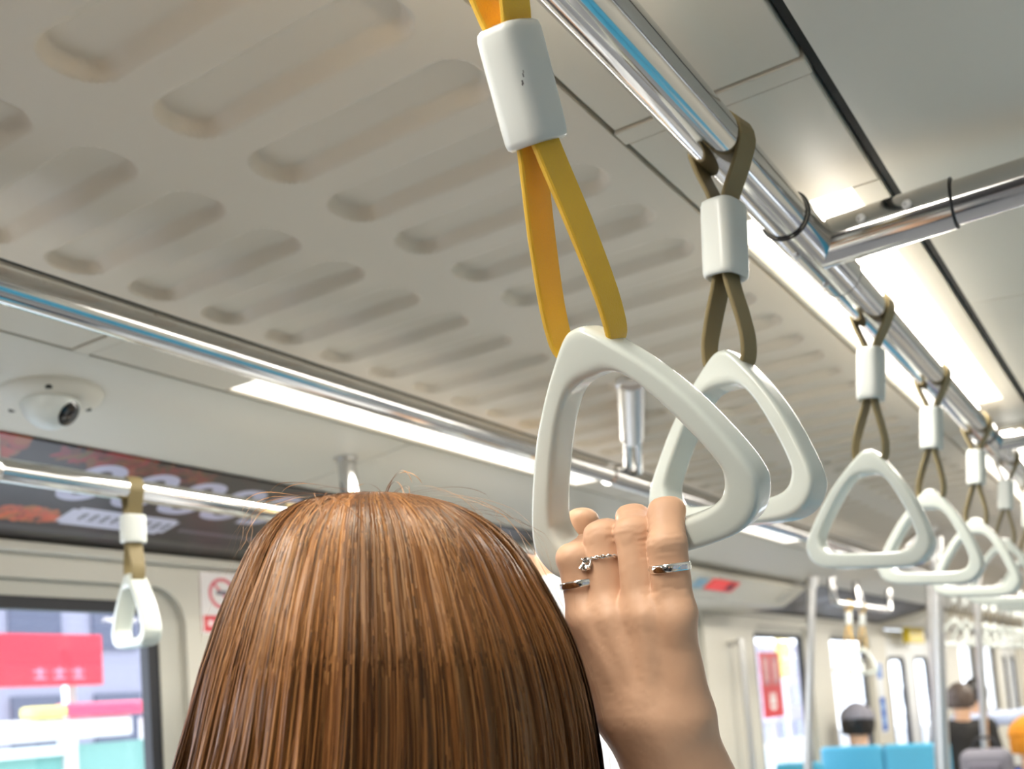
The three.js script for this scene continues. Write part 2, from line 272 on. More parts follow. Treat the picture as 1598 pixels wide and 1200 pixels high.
function gripGeo() {
  const A = closed(OUT), B = closed(INN), n = 168, m = 48, pos = [], uv = [], idx = [];
  for (let i = 0; i <= n; i++) { const o = A.getPoint((i % n) / n), q = B.getPoint((i % n) / n), cx = (o.x + q.x) / 2, cy = (o.y + q.y) / 2, ax = (o.x - q.x) / 2, ay = (o.y - q.y) / 2;
    const hz = 0.0145;
    for (let k = 0; k <= m; k++) { const t = 2 * Math.PI * (k % m) / m, c = Math.cos(t), s = Math.sin(t), p = 2 / 5.2, u = Math.sign(c) * Math.abs(c) ** p, v = Math.sign(s) * Math.abs(s) ** p; pos.push(cx + ax * u, cy + ay * u, hz * v); uv.push(i / n * 8, k / m); } }
  for (let i = 0; i < n; i++) for (let k = 0; k < m; k++) { const a = i * (m + 1) + k, b = a + 1, c = a + m + 1, d = c + 1; idx.push(a, b, c, b, d, c); }
  const g = new THREE.BufferGeometry(); g.setAttribute('position', new THREE.Float32BufferAttribute(pos, 3)); g.setIndex(idx); g.computeVertexNormals();
  // weld the normals along the two closing edges
  const N = g.attributes.normal; for (let k = 0; k <= m; k++) { const a = k, b = n * (m + 1) + k, v = new THREE.Vector3().fromBufferAttribute(N, a).add(new THREE.Vector3().fromBufferAttribute(N, b)).normalize(); N.setXYZ(a, v.x, v.y, v.z); N.setXYZ(b, v.x, v.y, v.z); }
  for (let i = 0; i <= n; i++) { const a = i * (m + 1), b = a + m, v = new THREE.Vector3().fromBufferAttribute(N, a).add(new THREE.Vector3().fromBufferAttribute(N, b)).normalize(); N.setXYZ(a, v.x, v.y, v.z); N.setXYZ(b, v.x, v.y, v.z); }
  g.setAttribute('uv', new THREE.Float32BufferAttribute(uv, 2)); return g;
}
function sleeveGeo(len) {
  const a = 0.0135, b = 0.0185, m = 36, pos = [], uv = [], idx = [], rows = [[0, 0.70, 0.004], [0, 0.86, 0], [0.0012, 0.955], [0.004, 1], [0.012, 1.01], [len - 0.012, 1.01], [len - 0.004, 1], [len - 0.0012, 0.955], [len, 0.86], [len, 0.70, -0.004]];
  rows.forEach(([y, s, dy = 0]) => { for (let k = 0; k <= m; k++) { const t = 2 * Math.PI * (k % m) / m, c = Math.cos(t), q = Math.sin(t), p = 2 / 3.4; pos.push(a * s * Math.sign(c) * Math.abs(c) ** p, -y - dy, b * s * Math.sign(q) * Math.abs(q) ** p); uv.push(k / m, y / len); } });
  for (let i = 0; i + 1 < rows.length; i++) for (let k = 0; k < m; k++) { const p = i * (m + 1) + k, q = p + 1, r = p + m + 1, s = r + 1; idx.push(p, q, r, q, s, r); }
  const g = new THREE.BufferGeometry(); g.setAttribute('position', new THREE.Float32BufferAttribute(pos, 3)); g.setAttribute('uv', new THREE.Float32BufferAttribute(uv, 2)); g.setIndex(idx); g.computeVertexNormals();
  const N = g.attributes.normal; rows.forEach((_, i) => { const p = i * (m + 1), q = p + m, v = new THREE.Vector3().fromBufferAttribute(N, p).add(new THREE.Vector3().fromBufferAttribute(N, q)).normalize(); N.setXYZ(p, v.x, v.y, v.z); N.setXYZ(q, v.x, v.y, v.z); });
  return g;
}
const GRIP = gripGeo(), SLEEVE = sleeveGeo(0.058);
function beltPath(railR, st, sb, apex, spread, ring) {      // half the belt; the other half mirrored
  const r = railR + 0.0018, half = [[0, r], ...[18, 36, 54, 72, 90, 104].map((d) => [r * Math.sin(d * Math.PI / 180), r * Math.cos(d * Math.PI / 180)])];
  const curve = new THREE.CatmullRomCurve3([[r * 0.97, -r * 0.24], [r * 0.70, -r * 0.95], [0.0068, -st + 0.005], [0.0036, -st - 0.008], [0.0036, -sb + 0.008], [0.0052, -sb - 0.004], [spread * 0.72, -sb - (apex - sb) * 0.50], [spread, -apex + 0.006], [spread * 0.93, -apex - 0.0095], [spread * 0.60, -apex - 0.0150]].map(([x, y]) => new THREE.Vector3(x, y, 0)), false, 'centripetal');
  const all = [...half, ...curve.getPoints(40).slice(1).map((p) => [p.x, p.y])];
  return [...all.slice(1).reverse().map(([x, y]) => [-x, y]), ...all];
}
function makeStrap({ p, rail = RR, st = 0.044, sb = 0.102, apex = 0.1575, spread = 0.0165, belt = M.olive, rot = [0.02, -0.06, -0.115], grip = [0, 0, 0], gscale = [1, 1, 1], label, group, width = 0.0235 }) {
  const t = thing('hand_strap', label, 'hand strap', p, group); t.rotation.set(...rot, 'YXZ');
  part('belt', ribbon(beltPath(rail, st, sb, apex, spread), width, 0.0032, 0.74), belt, t);
  part('sleeve', SLEEVE, M.sleeve, t).position.y = -st;
  const g = part('grip', GRIP, M.handle, t); g.position.y = -apex; g.rotation.set(...grip, 'YXZ'); g.scale.set(...gscale);
  return t;
}
const XS = -0.252;
{ // the strap that is being held: yellow, longer, pulled forward
  const scuffed = M.sleeve.clone(); scuffed.color.set(0xffffff); // two small dark scuff marks on this sleeve
  scuffed.map = canvas(256, 256, (c) => { c.fillStyle = '#d0d3ce'; c.fillRect(0, 0, 256, 256); c.fillStyle = '#55524e'; c.fillRect(40, 124, 3, 9); c.fillRect(42, 122, 2, 5); c.fillRect(36, 138, 2, 8); c.fillStyle = '#8a8780'; c.fillRect(34, 146, 2, 6); });
  const t = makeStrap({ p: [XS, YR, -0.404], st: 0.072, sb: 0.130, apex: 0.2285, spread: 0.0180, belt: M.yellow, rot: [0.488, -0.05, -0.070], label: 'hand strap with a bright yellow belt, its grip held by the woman', width: 0.0285 });
  t.children[1].material = scuffed; const g = t.children[2]; t.updateMatrixWorld();           // the grip hangs a little more upright than its belt
  const q = new THREE.Quaternion().setFromEuler(new THREE.Euler(0.304, 0.02, 0.135, 'YXZ')), own = new THREE.Quaternion(); t.getWorldQuaternion(own);
  g.quaternion.copy(own.invert().multiply(q)); g.scale.set(1.03, 1.04, 1.06);
  g.position.copy(t.worldToLocal(new THREE.Vector3(-0.2637, 1.7075, -0.5095)));
}
const rightStraps = [
  [-0.7388, [0.029, -0.154, -0.08], 'hand strap with an olive belt just behind the yellow one, partly hidden by its grip'],
  [-1.19, [0.026, -0.06, -0.119], 'third hand strap along the right rail, its whole triangular grip in view'],
  [-1.524, [0.026, -0.072, -0.121], 'fourth hand strap along the right rail, its grip overlapped by the third'],
  [-1.89, [0.0, -0.065, -0.109], 'fifth hand strap along the right rail, next to the second tee joint'],
  [-2.245, [0.03, -0.04, -0.13], 'sixth hand strap along the right rail, close to the right edge of the view'],
  [-2.60, [0.02, -0.05, -0.12], 'seventh hand strap along the right rail, cut by the right edge of the view'],
];
for (const [z, rot, label] of rightStraps) makeStrap({ p: [XS, YR, z], rot, label });
const wallStraps = [
  [[-1.205, 1.836, -0.93], M.olive, [0.0, -0.28, -0.03], 'olive hand strap hanging in front of the side window at the left', 1],
  [[-1.205, 1.836, -1.235], M.olive, [0.0, -0.25, -0.05], 'olive hand strap on the left seat rail, touching the edge of the hair', 1],
  [[-1.255, 1.836, -4.80], M.yellow, [0, 0.1, -0.09], 'distant yellow strap on the seat rail beyond the doorway, nearer of the two'],
  [[-1.255, 1.836, -5.04], M.yellow, [0, 0.1, -0.09], 'distant yellow strap on the seat rail beyond the doorway, farther of the two'],
];
for (const [p, belt, rot, label, small] of wallStraps) { // the straps over the nearer seats are a shorter, smaller kind
  const t = makeStrap({ p, rail: 0.0155, belt, rot, label, st: 0.035, sb: small ? 0.075 : 0.093, apex: small ? 0.117 : 0.19, spread: small ? 0.0145 : 0.0165, width: small ? 0.021 : 0.0235, gscale: small ? [0.87, 0.78, 0.9] : [1, 1, 1] });
  if (small) t.children[1].scale.set(0.95, 0.69, 0.9);
}
makeStrap({ p: [-0.856, YR, -1.495], rail: 0.0165, belt: M.yellow, rot: [0, 0.1, -0.05], apex: 0.195, st: 0.05, sb: 0.108, label: 'yellow hand strap on the left rail, held by the white-sleeved passenger, mostly hidden' });
for (let i = 0; i < 14; i++) makeStrap({ p: [-0.856, YR, -5.15 - i * 0.30], rail: 0.0165, rot: [0, 0.04, -0.10], apex: 0.165, label: 'pale hand strap in the distant row hanging along the left rail', group: 'distant straps of the left rail', belt: M.olive });

// ------------------------------------------------------------------ things on the ceiling and walls
{ // dome camera
  const t = thing('dome_camera', 'white ceiling dome camera with a dark lens window at the upper left', 'camera', [-1.238, 1.9575, -0.83]); t.rotation.z = 0.092;
  const pts = [[0, 0.006], [0.068, 0.006], [0.070, 0.001], [0.067, -0.005], [0.052, -0.011], [0.044, -0.0125], [0, -0.0125]].map(([x, y]) => new THREE.Vector2(x, y));
  const bz = part('bezel', new THREE.LatheGeometry(pts.reverse(), 56), M.side, t);
  for (const a of [0.6, 2.7, 4.8]) part('screw_recess', new THREE.CylinderGeometry(0.0045, 0.0045, 0.003, 14).translate(0.055 * Math.cos(a), -0.0095, 0.055 * Math.sin(a)), M.dark, bz);
  part('dome', new THREE.SphereGeometry(0.0375, 40, 24, 0, Math.PI * 2, Math.PI / 2, Math.PI / 2).scale(1, 0.95, 1).translate(0, -0.011, 0), M.sleeve, t);
  const s = new THREE.SphereGeometry(0.0383, 28, 14, 0, Math.PI * 2, 0, 0.50).applyQuaternion(new THREE.Quaternion().setFromUnitVectors(new THREE.Vector3(0, 1, 0), new THREE.Vector3(0.66, -0.60, -0.30).normalize())).scale(1, 0.95, 1).translate(0, -0.011, 0);
  part('lens_window', s, new THREE.MeshStandardMaterial({ color: 0x050505, roughness: 0.08 }), t);
}
function coveSheet(za, zb, w0, w1, map, rough) {            // a poster lying in the sloping cove, w runs from the ceiling edge (0) to the wall edge (1)
  const a = [-1.383, 1.9445], b = [XL, 1.8625], P = (w) => [a[0] + (b[0] - a[0]) * w, a[1] + (b[1] - a[1]) * w], p = P(w0), q = P(w1), L = Math.hypot(q[0] - p[0], q[1] - p[1]);
  const g = new THREE.BoxGeometry(za - zb, L, 0.004), uv = g.attributes.uv, ps = g.attributes.position;
  for (let i = 0; i < ps.count; i++) uv.setXY(i, ps.getX(i) / (za - zb) + 0.5, ps.getY(i) / L + 0.5);
  const X = new THREE.Vector3(0, 0, -1), Y = new THREE.Vector3(p[0] - q[0], p[1] - q[1], 0).normalize(), Z = new THREE.Vector3().crossVectors(X, Y);
  g.applyMatrix4(new THREE.Matrix4().makeBasis(X, Y, Z));
  return [g, new THREE.MeshStandardMaterial({ map, roughness: rough }), [(p[0] + q[0]) / 2 + Z.x * 0.001, (p[1] + q[1]) / 2 + Z.y * 0.001 - 0.001, (za + zb) / 2], Z];
}
const posterMap = canvas(2048, 262, (c, w, h) => {
  const r = rng(11), Z = (z) => (0.55 - z) / 2.95 * w; c.fillStyle = '#231d1f'; c.fillRect(0, 0, w, h);
  for (let i = 0; i < 240; i++) { c.fillStyle = `rgba(${40 + r() * 30},${32 + r() * 20},${32 + r() * 18},0.35)`; c.beginPath(); c.ellipse(r() * w, r() * h, 10 + r() * 60, 6 + r() * 22, r() * 3, 0, 7); c.fill(); }
  const food = (x, y, rx, ry, base) => { for (let i = 0; i < 60; i++) { const a = r() * 6.28, d = Math.sqrt(r()); c.fillStyle = `rgb(${base[0] + r() * 50 - 20 | 0},${base[1] + r() * 34 - 14 | 0},${base[2] + r() * 22 - 10 | 0})`; c.beginPath(); c.ellipse(x + Math.cos(a) * d * rx, y + Math.sin(a) * d * ry, rx * 0.2, ry * 0.24, r() * 3, 0, 7); c.fill(); } };
  food(Z(-0.82), 26, 62, 36, [140, 74, 52]); food(Z(-0.66), 40, 70, 40, [134, 70, 50]); food(Z(-1.06), 18, 70, 20, [118, 62, 50]); food(Z(-1.2), 20, 50, 14, [100, 44, 36]);
  food(Z(-1.045), 178, 44, 20, [176, 82, 44]); food(Z(-0.4), 60, 90, 50, [120, 60, 40]);
  c.fillStyle = '#c4c2d0'; c.beginPath(); c.ellipse(Z(-0.85), 66, 78, 22, 0.1, 0, Math.PI); c.fill();      // a white bowl
  c.fillStyle = '#b9b7cc'; c.font = 'bold 140px sans-serif'; c.textAlign = 'center'; c.textBaseline = 'alphabetic';
  [['0', -1.072], ['0', -1.178], ['8', -1.282], ['8', -1.380], ['9', -1.478]].forEach(([d, z]) => { c.save(); c.translate(Z(z), 126); c.scale(0.88, 1.0); c.fillText(d, 0, 0); c.restore(); });
  c.fillStyle = '#c9c7d6'; c.fillRect(Z(-1.105), 148, Z(-1.335) - Z(-1.105), 40); c.fillRect(Z(-1.105) + 8, 142, Z(-1.335) - Z(-1.105) - 16, 52);
  c.fillStyle = '#4a4650'; for (let i = 0; i < 9; i++) { const x = Z(-1.135) + i * 15.5; c.fillRect(x, 160, 9, 3); c.fillRect(x, 168, 9, 3); c.fillRect(x + 3, 156, 3, 22); if (i % 3) c.fillRect(x, 176, 10, 2); }
  c.fillStyle = '#77727f'; for (let i = 0; i < 22; i++) c.fillRect(Z(-1.36) + i * 9, 168, 6, 9);
  const g = ['#4d4a4a', '#3a3632', '#57524f', '#2a2422']; for (let i = 0; i < 4; i++) { c.fillStyle = g[i]; c.fillRect(0, 212 + i * 13, w, 13); }
  for (let i = 0; i < 160; i++) { c.fillStyle = `rgba(${80 + r() * 60},${78 + r() * 50},${74 + r() * 50},0.35)`; c.fillRect(r() * w, 206 + r() * 34, 20 + r() * 120, 3); }
  for (let i = 0; i < 26; i++) { c.fillStyle = '#5d5a72'; c.fillRect(Z(-1.75) + i * 11, 150 + (i % 2) * 3, 7, 12); }
});
{ const [g, m, p] = coveSheet(0.55, -2.40, 0.01, 0.995, posterMap, 0.35); const o = new THREE.Mesh(g, m); o.position.set(...p); shade(o);
  tag(o, 'advertising_panel', 'long dark advertising panel with big pale digits and food pictures, behind the seat rail', 'poster'); }
const poster2 = canvas(1024, 262, (c, w, h) => { const r = rng(5); c.fillStyle = '#2b2629'; c.fillRect(0, 0, w, h); for (let i = 0; i < 90; i++) { c.fillStyle = ['#4b4650', '#3a3438', '#8a8893', '#5a4a40', '#1d191b'][r() * 5 | 0]; c.globalAlpha = 0.6; c.beginPath(); c.ellipse(r() * w, 50 + r() * 150, 8 + r() * 40, 6 + r() * 24, r() * 3, 0, 7); c.fill(); } c.globalAlpha = 1; });
[[-4.66, -7.35, 'distant dark advertising panel with blurred grey pictures, past the door display'], [-9.5, -12.6, 'farthest dark advertising panel high on the left side']].forEach(([a, b, l]) => { const [g, m, p] = coveSheet(a, b, 0.01, 0.995, poster2, 0.4); const o = new THREE.Mesh(g, m); o.position.set(...p); shade(o); tag(o, 'advertising_panel', l, 'poster'); });

function doorHeader(za, zb, label, led) {
  const t = thing('door_header', label, 'door header', [0, 0, (za + zb) / 2]);
  const s = new THREE.Shape(); s.moveTo(-1.395, 1.925); s.lineTo(-1.388, 1.912); s.lineTo(-1.492, 1.845); s.lineTo(-1.51, 1.842); s.lineTo(XL, 1.842); s.lineTo(XL, 1.865); s.closePath();
  part('cover', new THREE.ExtrudeGeometry(s, { depth: za - zb, bevelEnabled: false }).translate(0, 0, -(za - zb) / 2), M.side, t);
  const a = new THREE.Vector3(-1.388, 1.912, 0), b = new THREE.Vector3(-1.492, 1.845, 0), Y = a.clone().sub(b).normalize(), X = new THREE.Vector3(0, 0, -1), Z = new THREE.Vector3().crossVectors(X, Y);
  const B = new THREE.Matrix4().makeBasis(X, Y, Z), mid = a.clone().add(b).multiplyScalar(0.5), at = (z, w, h, up = 0) => { const g = new THREE.BoxGeometry(w, h, 0.006); g.applyMatrix4(B); const q = mid.clone().addScaledVector(Z, 0.002).addScaledVector(Y, up); return g.translate(q.x, q.y, z - (za + zb) / 2); };
  if (led) {
    const map = canvas(256, 64, (c, w, h) => { c.fillStyle = '#c01a10'; c.fillRect(0, 0, w, h); c.fillStyle = '#e83a28'; c.fillRect(6, 8, 150, 46); c.fillStyle = '#4a0806'; for (let i = 0; i < 4; i++) { c.fillRect(20 + i * 34, 18, 20, 6); c.fillRect(20 + i * 34, 36, 20, 6); c.fillRect(27 + i * 34, 14, 6, 34); } c.fillStyle = '#3a0504'; c.fillRect(168, 12, 66, 40); });
    const d = at(-3.72, 0.26, 0.052, 0.012);
    part('led_display', d, new THREE.MeshStandardMaterial({ color: 0x220403, map, emissive: 0xffffff, emissiveMap: map, emissiveIntensity: 0.75, roughness: 0.3 }), t, 'red lit display');
    part('display_bezel', at(-3.50, 0.10, 0.05, 0.012), M.satin, t);
  }
  part('lock_plate', at(zb + 0.16, 0.08, 0.05), M.jamb, t);
  return t;
}
doorHeader(-2.44, -4.62, 'cream door header carrying a red lit display beyond the raised hand', true);
doorHeader(-7.40, -9.45, 'distant cream header above the second doorway on the left');
{ // notice on the wall beside the window
  const map = canvas(128, 160, (c) => { c.fillStyle = '#e9e2e0'; c.fillRect(0, 0, 128, 160); c.strokeStyle = '#d9636e'; c.lineWidth = 9; c.beginPath(); c.arc(64, 54, 36, 0, 7); c.stroke(); c.lineWidth = 7; c.beginPath(); c.moveTo(40, 30); c.lineTo(90, 80); c.stroke(); c.fillStyle = '#77707a'; c.fillRect(46, 46, 34, 12); c.fillStyle = '#d9444c'; c.fillRect(6, 112, 116, 42); c.fillStyle = '#f0d6d6'; for (let i = 0; i < 4; i++) c.fillRect(18 + i * 25, 124, 16, 16); });
  const o = new THREE.Mesh(new THREE.BoxGeometry(0.12, 0.135, 0.002).rotateY(Math.PI / 2), new THREE.MeshStandardMaterial({ map, roughness: 0.5 })); o.position.set(XL + 0.0015, 1.765, -1.572); shade(o);
  tag(o, 'notice_sticker', 'white sticker with a red prohibition ring on the wall beside the hair', 'sticker'); }
{ const map = canvas(128, 256, (c) => { c.fillStyle = '#d8343a'; c.fillRect(0, 0, 128, 256); c.fillStyle = '#c97f84'; c.fillRect(14, 16, 42, 112); c.fillRect(72, 16, 42, 112); c.fillStyle = '#e7a9aa'; c.fillRect(20, 30, 30, 80); c.fillRect(80, 40, 26, 70); c.fillStyle = '#f6f0ee'; c.beginPath(); c.arc(64, 205, 24, 0, 7); c.fill(); for (let i = 0; i < 4; i++) c.fillRect(43 + i * 11, 160, 8, 44); c.fillStyle = '#d8343a'; c.fillRect(46, 204, 38, 6); });
  const o = new THREE.Mesh(new THREE.BoxGeometry(0.30, 0.33, 0.002).rotateY(Math.PI / 2), new THREE.MeshStandardMaterial({ map, roughness: 0.5 })); o.position.set(XL - 0.033, 1.50, -5.20); shade(o);
  tag(o, 'notice_sticker', 'red sticker with a white hand sign on the distant side window', 'sticker'); }
{ const map = canvas(64, 256, (c) => { c.fillStyle = '#d9dcdf'; c.fillRect(0, 0, 64, 256); c.fillStyle = '#2b62b8'; c.fillRect(6, 8, 52, 52); c.fillRect(4, 128, 56, 120); c.fillStyle = '#8fb2e0'; c.fillRect(22, 18, 20, 30); c.fillRect(16, 150, 30, 24); c.fillRect(16, 196, 30, 30); });
  const o = new THREE.Mesh(new THREE.BoxGeometry(0.16, 0.48, 0.002).rotateY(Math.PI / 2), new THREE.MeshStandardMaterial({ map, roughness: 0.5 })); o.position.set(XL + 0.0015, 1.36, -7.30); shade(o);
  tag(o, 'notice_sticker', 'blue and white sticker on the far wall beside the second doorway', 'sticker'); }
{ const o = new THREE.Mesh(rbox(0.05, 0.12, 0.5, 0.006), std(0.75, 0.55, 0.02, 0.4)); o.position.set(XL + 0.06, 1.79, -8.2); shade(o); tag(o, 'door_sign', 'small yellow sign over the second doorway on the left', 'sign'); }

// ------------------------------------------------------------------ poles and seats
function pole(a, b, r, label) { const t = thing('grab_pole', label, 'pole', b); const d = [a[0] - b[0], a[1] - b[1], a[2] - b[2]];
  part('pole_tube', bar([0, 0, 0], d, r, r, 24), M.satin, t); part('floor_flange', bar([0, 0, 0], [0, 0.012, 0], r * 1.9, r * 1.7, 24), M.satin, t);
  part('top_socket', bar([d[0] * 0.975, d[1] * 0.975, d[2] * 0.975], d, r * 1.35, r * 1.5, 24), M.satin, t); return t; }
pole([-1.312, 1.95, -4.475], [-1.56, 0, -4.52], 0.0185, 'slanting steel pole at the end of the seat beyond the doorway');
pole([-0.68, 1.965, -3.80], [-0.826, 0, -3.92], 0.019, 'bright steel pole in front of the dark-clothed passenger, right of the blue seat');
pole([-0.985, 1.965, -5.27], [-1.12, 0, -5.36], 0.016, 'thin steel pole standing just left of the bright one');
pole([-0.80, 1.965, -5.40], [-0.92, 0, -5.50], 0.018, 'steel pole crossing the outstretched white sleeve');
pole([-0.80, 1.965, -7.2], [-0.90, 0, -7.3], 0.018, 'farthest steel pole, near the right edge');
{ const t = thing('grab_bar', 'grey upright grab bar fixed to the wall at the edge of the nearer doorway', 'grab bar', [XL + 0.06, 0, -4.56]); part('bar', bar([0, 0.7, 0], [0, 1.72, 0], 0.016), M.satin, t); for (const y of [0.72, 1.70]) part('bracket', bar([-0.06, y, 0], [0, y, 0], 0.012), M.satin, t); }
function bench(x0, x1, z, top, dir, label, group) {          // transverse seats; dir +1: backrest faces the camera
  const t = thing('seat_bench', label, 'seat', [(x0 + x1) / 2, 0, z], group), w = x1 - x0, n = Math.max(1, Math.round(w / 0.34)), sw = w / n;
  for (let i = 0; i < n; i++) { const x = -w / 2 + sw * (i + 0.5);
    part('backrest', rbox(sw - 0.004, top - 0.52, 0.05, 0.022, 0, 0, 0, 4).rotateX(-dir * 0.08).translate(x, (top + 0.52) / 2, 0), M.seat, t);
    part('seat_pan', rbox(sw - 0.004, 0.05, 0.44, 0.02, x, 0.53, -dir * 0.22, 4), M.seat, t); }
  part('pedestal', rbox(w * 0.6, 0.50, 0.28, 0.02, 0, 0.25, -dir * 0.2), M.satin, t); return t; }
bench(-1.665, -1.02, -5.50, 1.155, 1, 'light blue double seat seen from behind, a man with a cap beyond it');
bench(-1.735, -1.50, -4.98, 1.12, 1, 'blue seat back low by the distant window, left of the steel pole');
bench(-1.72, -1.06, -0.95, 0.92, 1, 'blue seats under the side window at the left, below the view');
{ const t = thing('seat_bench', 'long blue seat along the right side wall, below the view', 'seat', [XR - 0.25, 0, -1.6]);
  for (let i = 0; i < 5; i++) { part('backrest', rbox(0.05, 0.5, 0.47, 0.02, 0.21, 0.78, 0.98 - i * 0.49, 3), M.seat, t); part('seat_pan', rbox(0.44, 0.05, 0.47, 0.02, 0, 0.46, 0.98 - i * 0.49, 3), M.seat, t); }
  part('seat_base', box(0.36, 0.44, 2.4, 0.05, 0.22, 0), M.satin, t); }

// ------------------------------------------------------------------ people: smooth-joined bodies meshed from a distance field
const smin = (a, b, k) => { const h = Math.max(k - Math.abs(a - b), 0) / k; return Math.min(a, b) - h * h * k * 0.25; };
function cone(a, b, ra, rb) {                                // distance to a tapered capsule
  const dx = b[0] - a[0], dy = b[1] - a[1], dz = b[2] - a[2], l2 = dx * dx + dy * dy + dz * dz || 1e-9;
  return (x, y, z) => { let t = ((x - a[0]) * dx + (y - a[1]) * dy + (z - a[2]) * dz) / l2; t = t < 0 ? 0 : t > 1 ? 1 : t; const px = x - a[0] - dx * t, py = y - a[1] - dy * t, pz = z - a[2] - dz * t; return Math.sqrt(px * px + py * py + pz * pz) - ra - (rb - ra) * t; };
}
const ball = (c, r) => (x, y, z) => { const a = (x - c[0]) / r[0], b = (y - c[1]) / r[1], d = (z - c[2]) / r[2], k = Math.sqrt(a * a + b * b + d * d); return (k - 1) * Math.min(r[0], r[1], r[2]); };
const join = (fs, k) => (x, y, z) => { let d = 1e3; for (let i = 0; i < fs.length; i++) d = smin(d, fs[i](x, y, z), k); return d; };
function surface(f, lo, hi, h) {                             // naive surface nets
  const nx = Math.ceil((hi[0] - lo[0]) / h) + 1, ny = Math.ceil((hi[1] - lo[1]) / h) + 1, nz = Math.ceil((hi[2] - lo[2]) / h) + 1, F = new Float32Array(nx * ny * nz);
  for (let k = 0, i = 0; k < nz; k++) for (let j = 0; j < ny; j++) for (let u = 0; u < nx; u++) F[i++] = f(lo[0] + u * h, lo[1] + j * h, lo[2] + k * h);
  const id = new Int32Array(nx * ny * nz).fill(-1), pos = [], idx = [], S = [1, nx, nx * ny];
  const C = [0, 1, nx, nx + 1, nx * ny, nx * ny + 1, nx * ny + nx, nx * ny + nx + 1];
  const E = [[0, 1], [2, 3], [4, 5], [6, 7], [0, 2], [1, 3], [4, 6], [5, 7], [0, 4], [1, 5], [2, 6], [3, 7]];
  for (let k = 0; k + 1 < nz; k++) for (let j = 0; j + 1 < ny; j++) for (let u = 0; u + 1 < nx; u++) {
    const o = u + j * nx + k * nx * ny; let inside = 0; for (let c = 0; c < 8; c++) if (F[o + C[c]] < 0) inside++;
    if (inside === 0 || inside === 8) continue;
    let sx = 0, sy = 0, sz = 0, n = 0;
    for (const [a, b] of E) { const fa = F[o + C[a]], fb = F[o + C[b]]; if ((fa < 0) === (fb < 0)) continue; const t = fa / (fa - fb); sx += (a & 1) + ((b & 1) - (a & 1)) * t; sy += (a >> 1 & 1) + ((b >> 1 & 1) - (a >> 1 & 1)) * t; sz += (a >> 2) + ((b >> 2) - (a >> 2)) * t; n++; }
    id[o] = pos.length / 3; pos.push(lo[0] + (u + sx / n) * h, lo[1] + (j + sy / n) * h, lo[2] + (k + sz / n) * h);
  }
  for (let k = 1; k + 1 < nz; k++) for (let j = 1; j + 1 < ny; j++) for (let u = 1; u + 1 < nx; u++) {
    const o = u + j * nx + k * nx * ny;
    for (let a = 0; a < 3; a++) { const i0 = F[o] < 0, i1 = F[o + S[a]] < 0; if (i0 === i1) continue; const b = S[(a + 1) % 3], c = S[(a + 2) % 3], q = [id[o - b - c], id[o - c], id[o], id[o - b]]; if (q.some((v) => v < 0)) continue; if (i0) idx.push(q[0], q[1], q[2], q[0], q[2], q[3]); else idx.push(q[0], q[2], q[1], q[0], q[3], q[2]); }
  }
  const g = new THREE.BufferGeometry(); g.setAttribute('position', new THREE.Float32BufferAttribute(pos, 3));
  const nor = new Float32Array(pos.length), e = h * 0.5;
  for (let i = 0; i < pos.length; i += 3) { const [x, y, z] = [pos[i], pos[i + 1], pos[i + 2]]; let a = f(x + e, y, z) - f(x - e, y, z), b = f(x, y + e, z) - f(x, y - e, z), c = f(x, y, z + e) - f(x, y, z - e); const l = Math.hypot(a, b, c) || 1; nor.set([a / l, b / l, c / l], i); }
  g.setAttribute('normal', new THREE.BufferAttribute(nor, 3)); g.setIndex(idx); return g;
}
const headField = (() => {                                   // a head of unit face height facing -z, centre at the origin, 0.22 m tall
  const base = join([ball([0, 0.022, 0.012], [0.075, 0.088, 0.094]), ball([0, -0.045, -0.03], [0.056, 0.062, 0.058]), cone([0, -0.03, 0.03], [0, -0.13, 0.035], 0.054, 0.054)], 0.04);
  const nose = join([cone([0, 0.005, -0.088], [0, -0.030, -0.108], 0.008, 0.011), cone([-0.010, -0.033, -0.097], [0.010, -0.033, -0.097], 0.008, 0.008)], 0.01);
  const lips = join([cone([-0.018, -0.060, -0.086], [0.018, -0.060, -0.086], 0.0055, 0.0055), cone([-0.015, -0.069, -0.085], [0.015, -0.069, -0.085], 0.006, 0.006)], 0.003);
  const brow = cone([-0.042, 0.024, -0.078], [0.042, 0.024, -0.078], 0.010, 0.010), ears = (x, y, z) => ball([Math.sign(x) * 0.078, -0.005, 0.012], [0.010, 0.031, 0.018])(x, y, z);
  const sockets = (x, y, z) => Math.hypot(Math.abs(x) - 0.031, y - 0.006, z + 0.094) - 0.014;
  return (x, y, z) => { let d = smin(base(x, y, z), nose(x, y, z), 0.012); d = smin(d, brow(x, y, z), 0.02); d = smin(d, lips(x, y, z), 0.006); d = smin(d, ears(x, y, z), 0.008); return -smin(-d, sockets(x, y, z), 0.012); };
})();
const HEAD = surface(headField, [-0.1, -0.15, -0.13], [0.1, 0.125, 0.12], 0.0042);
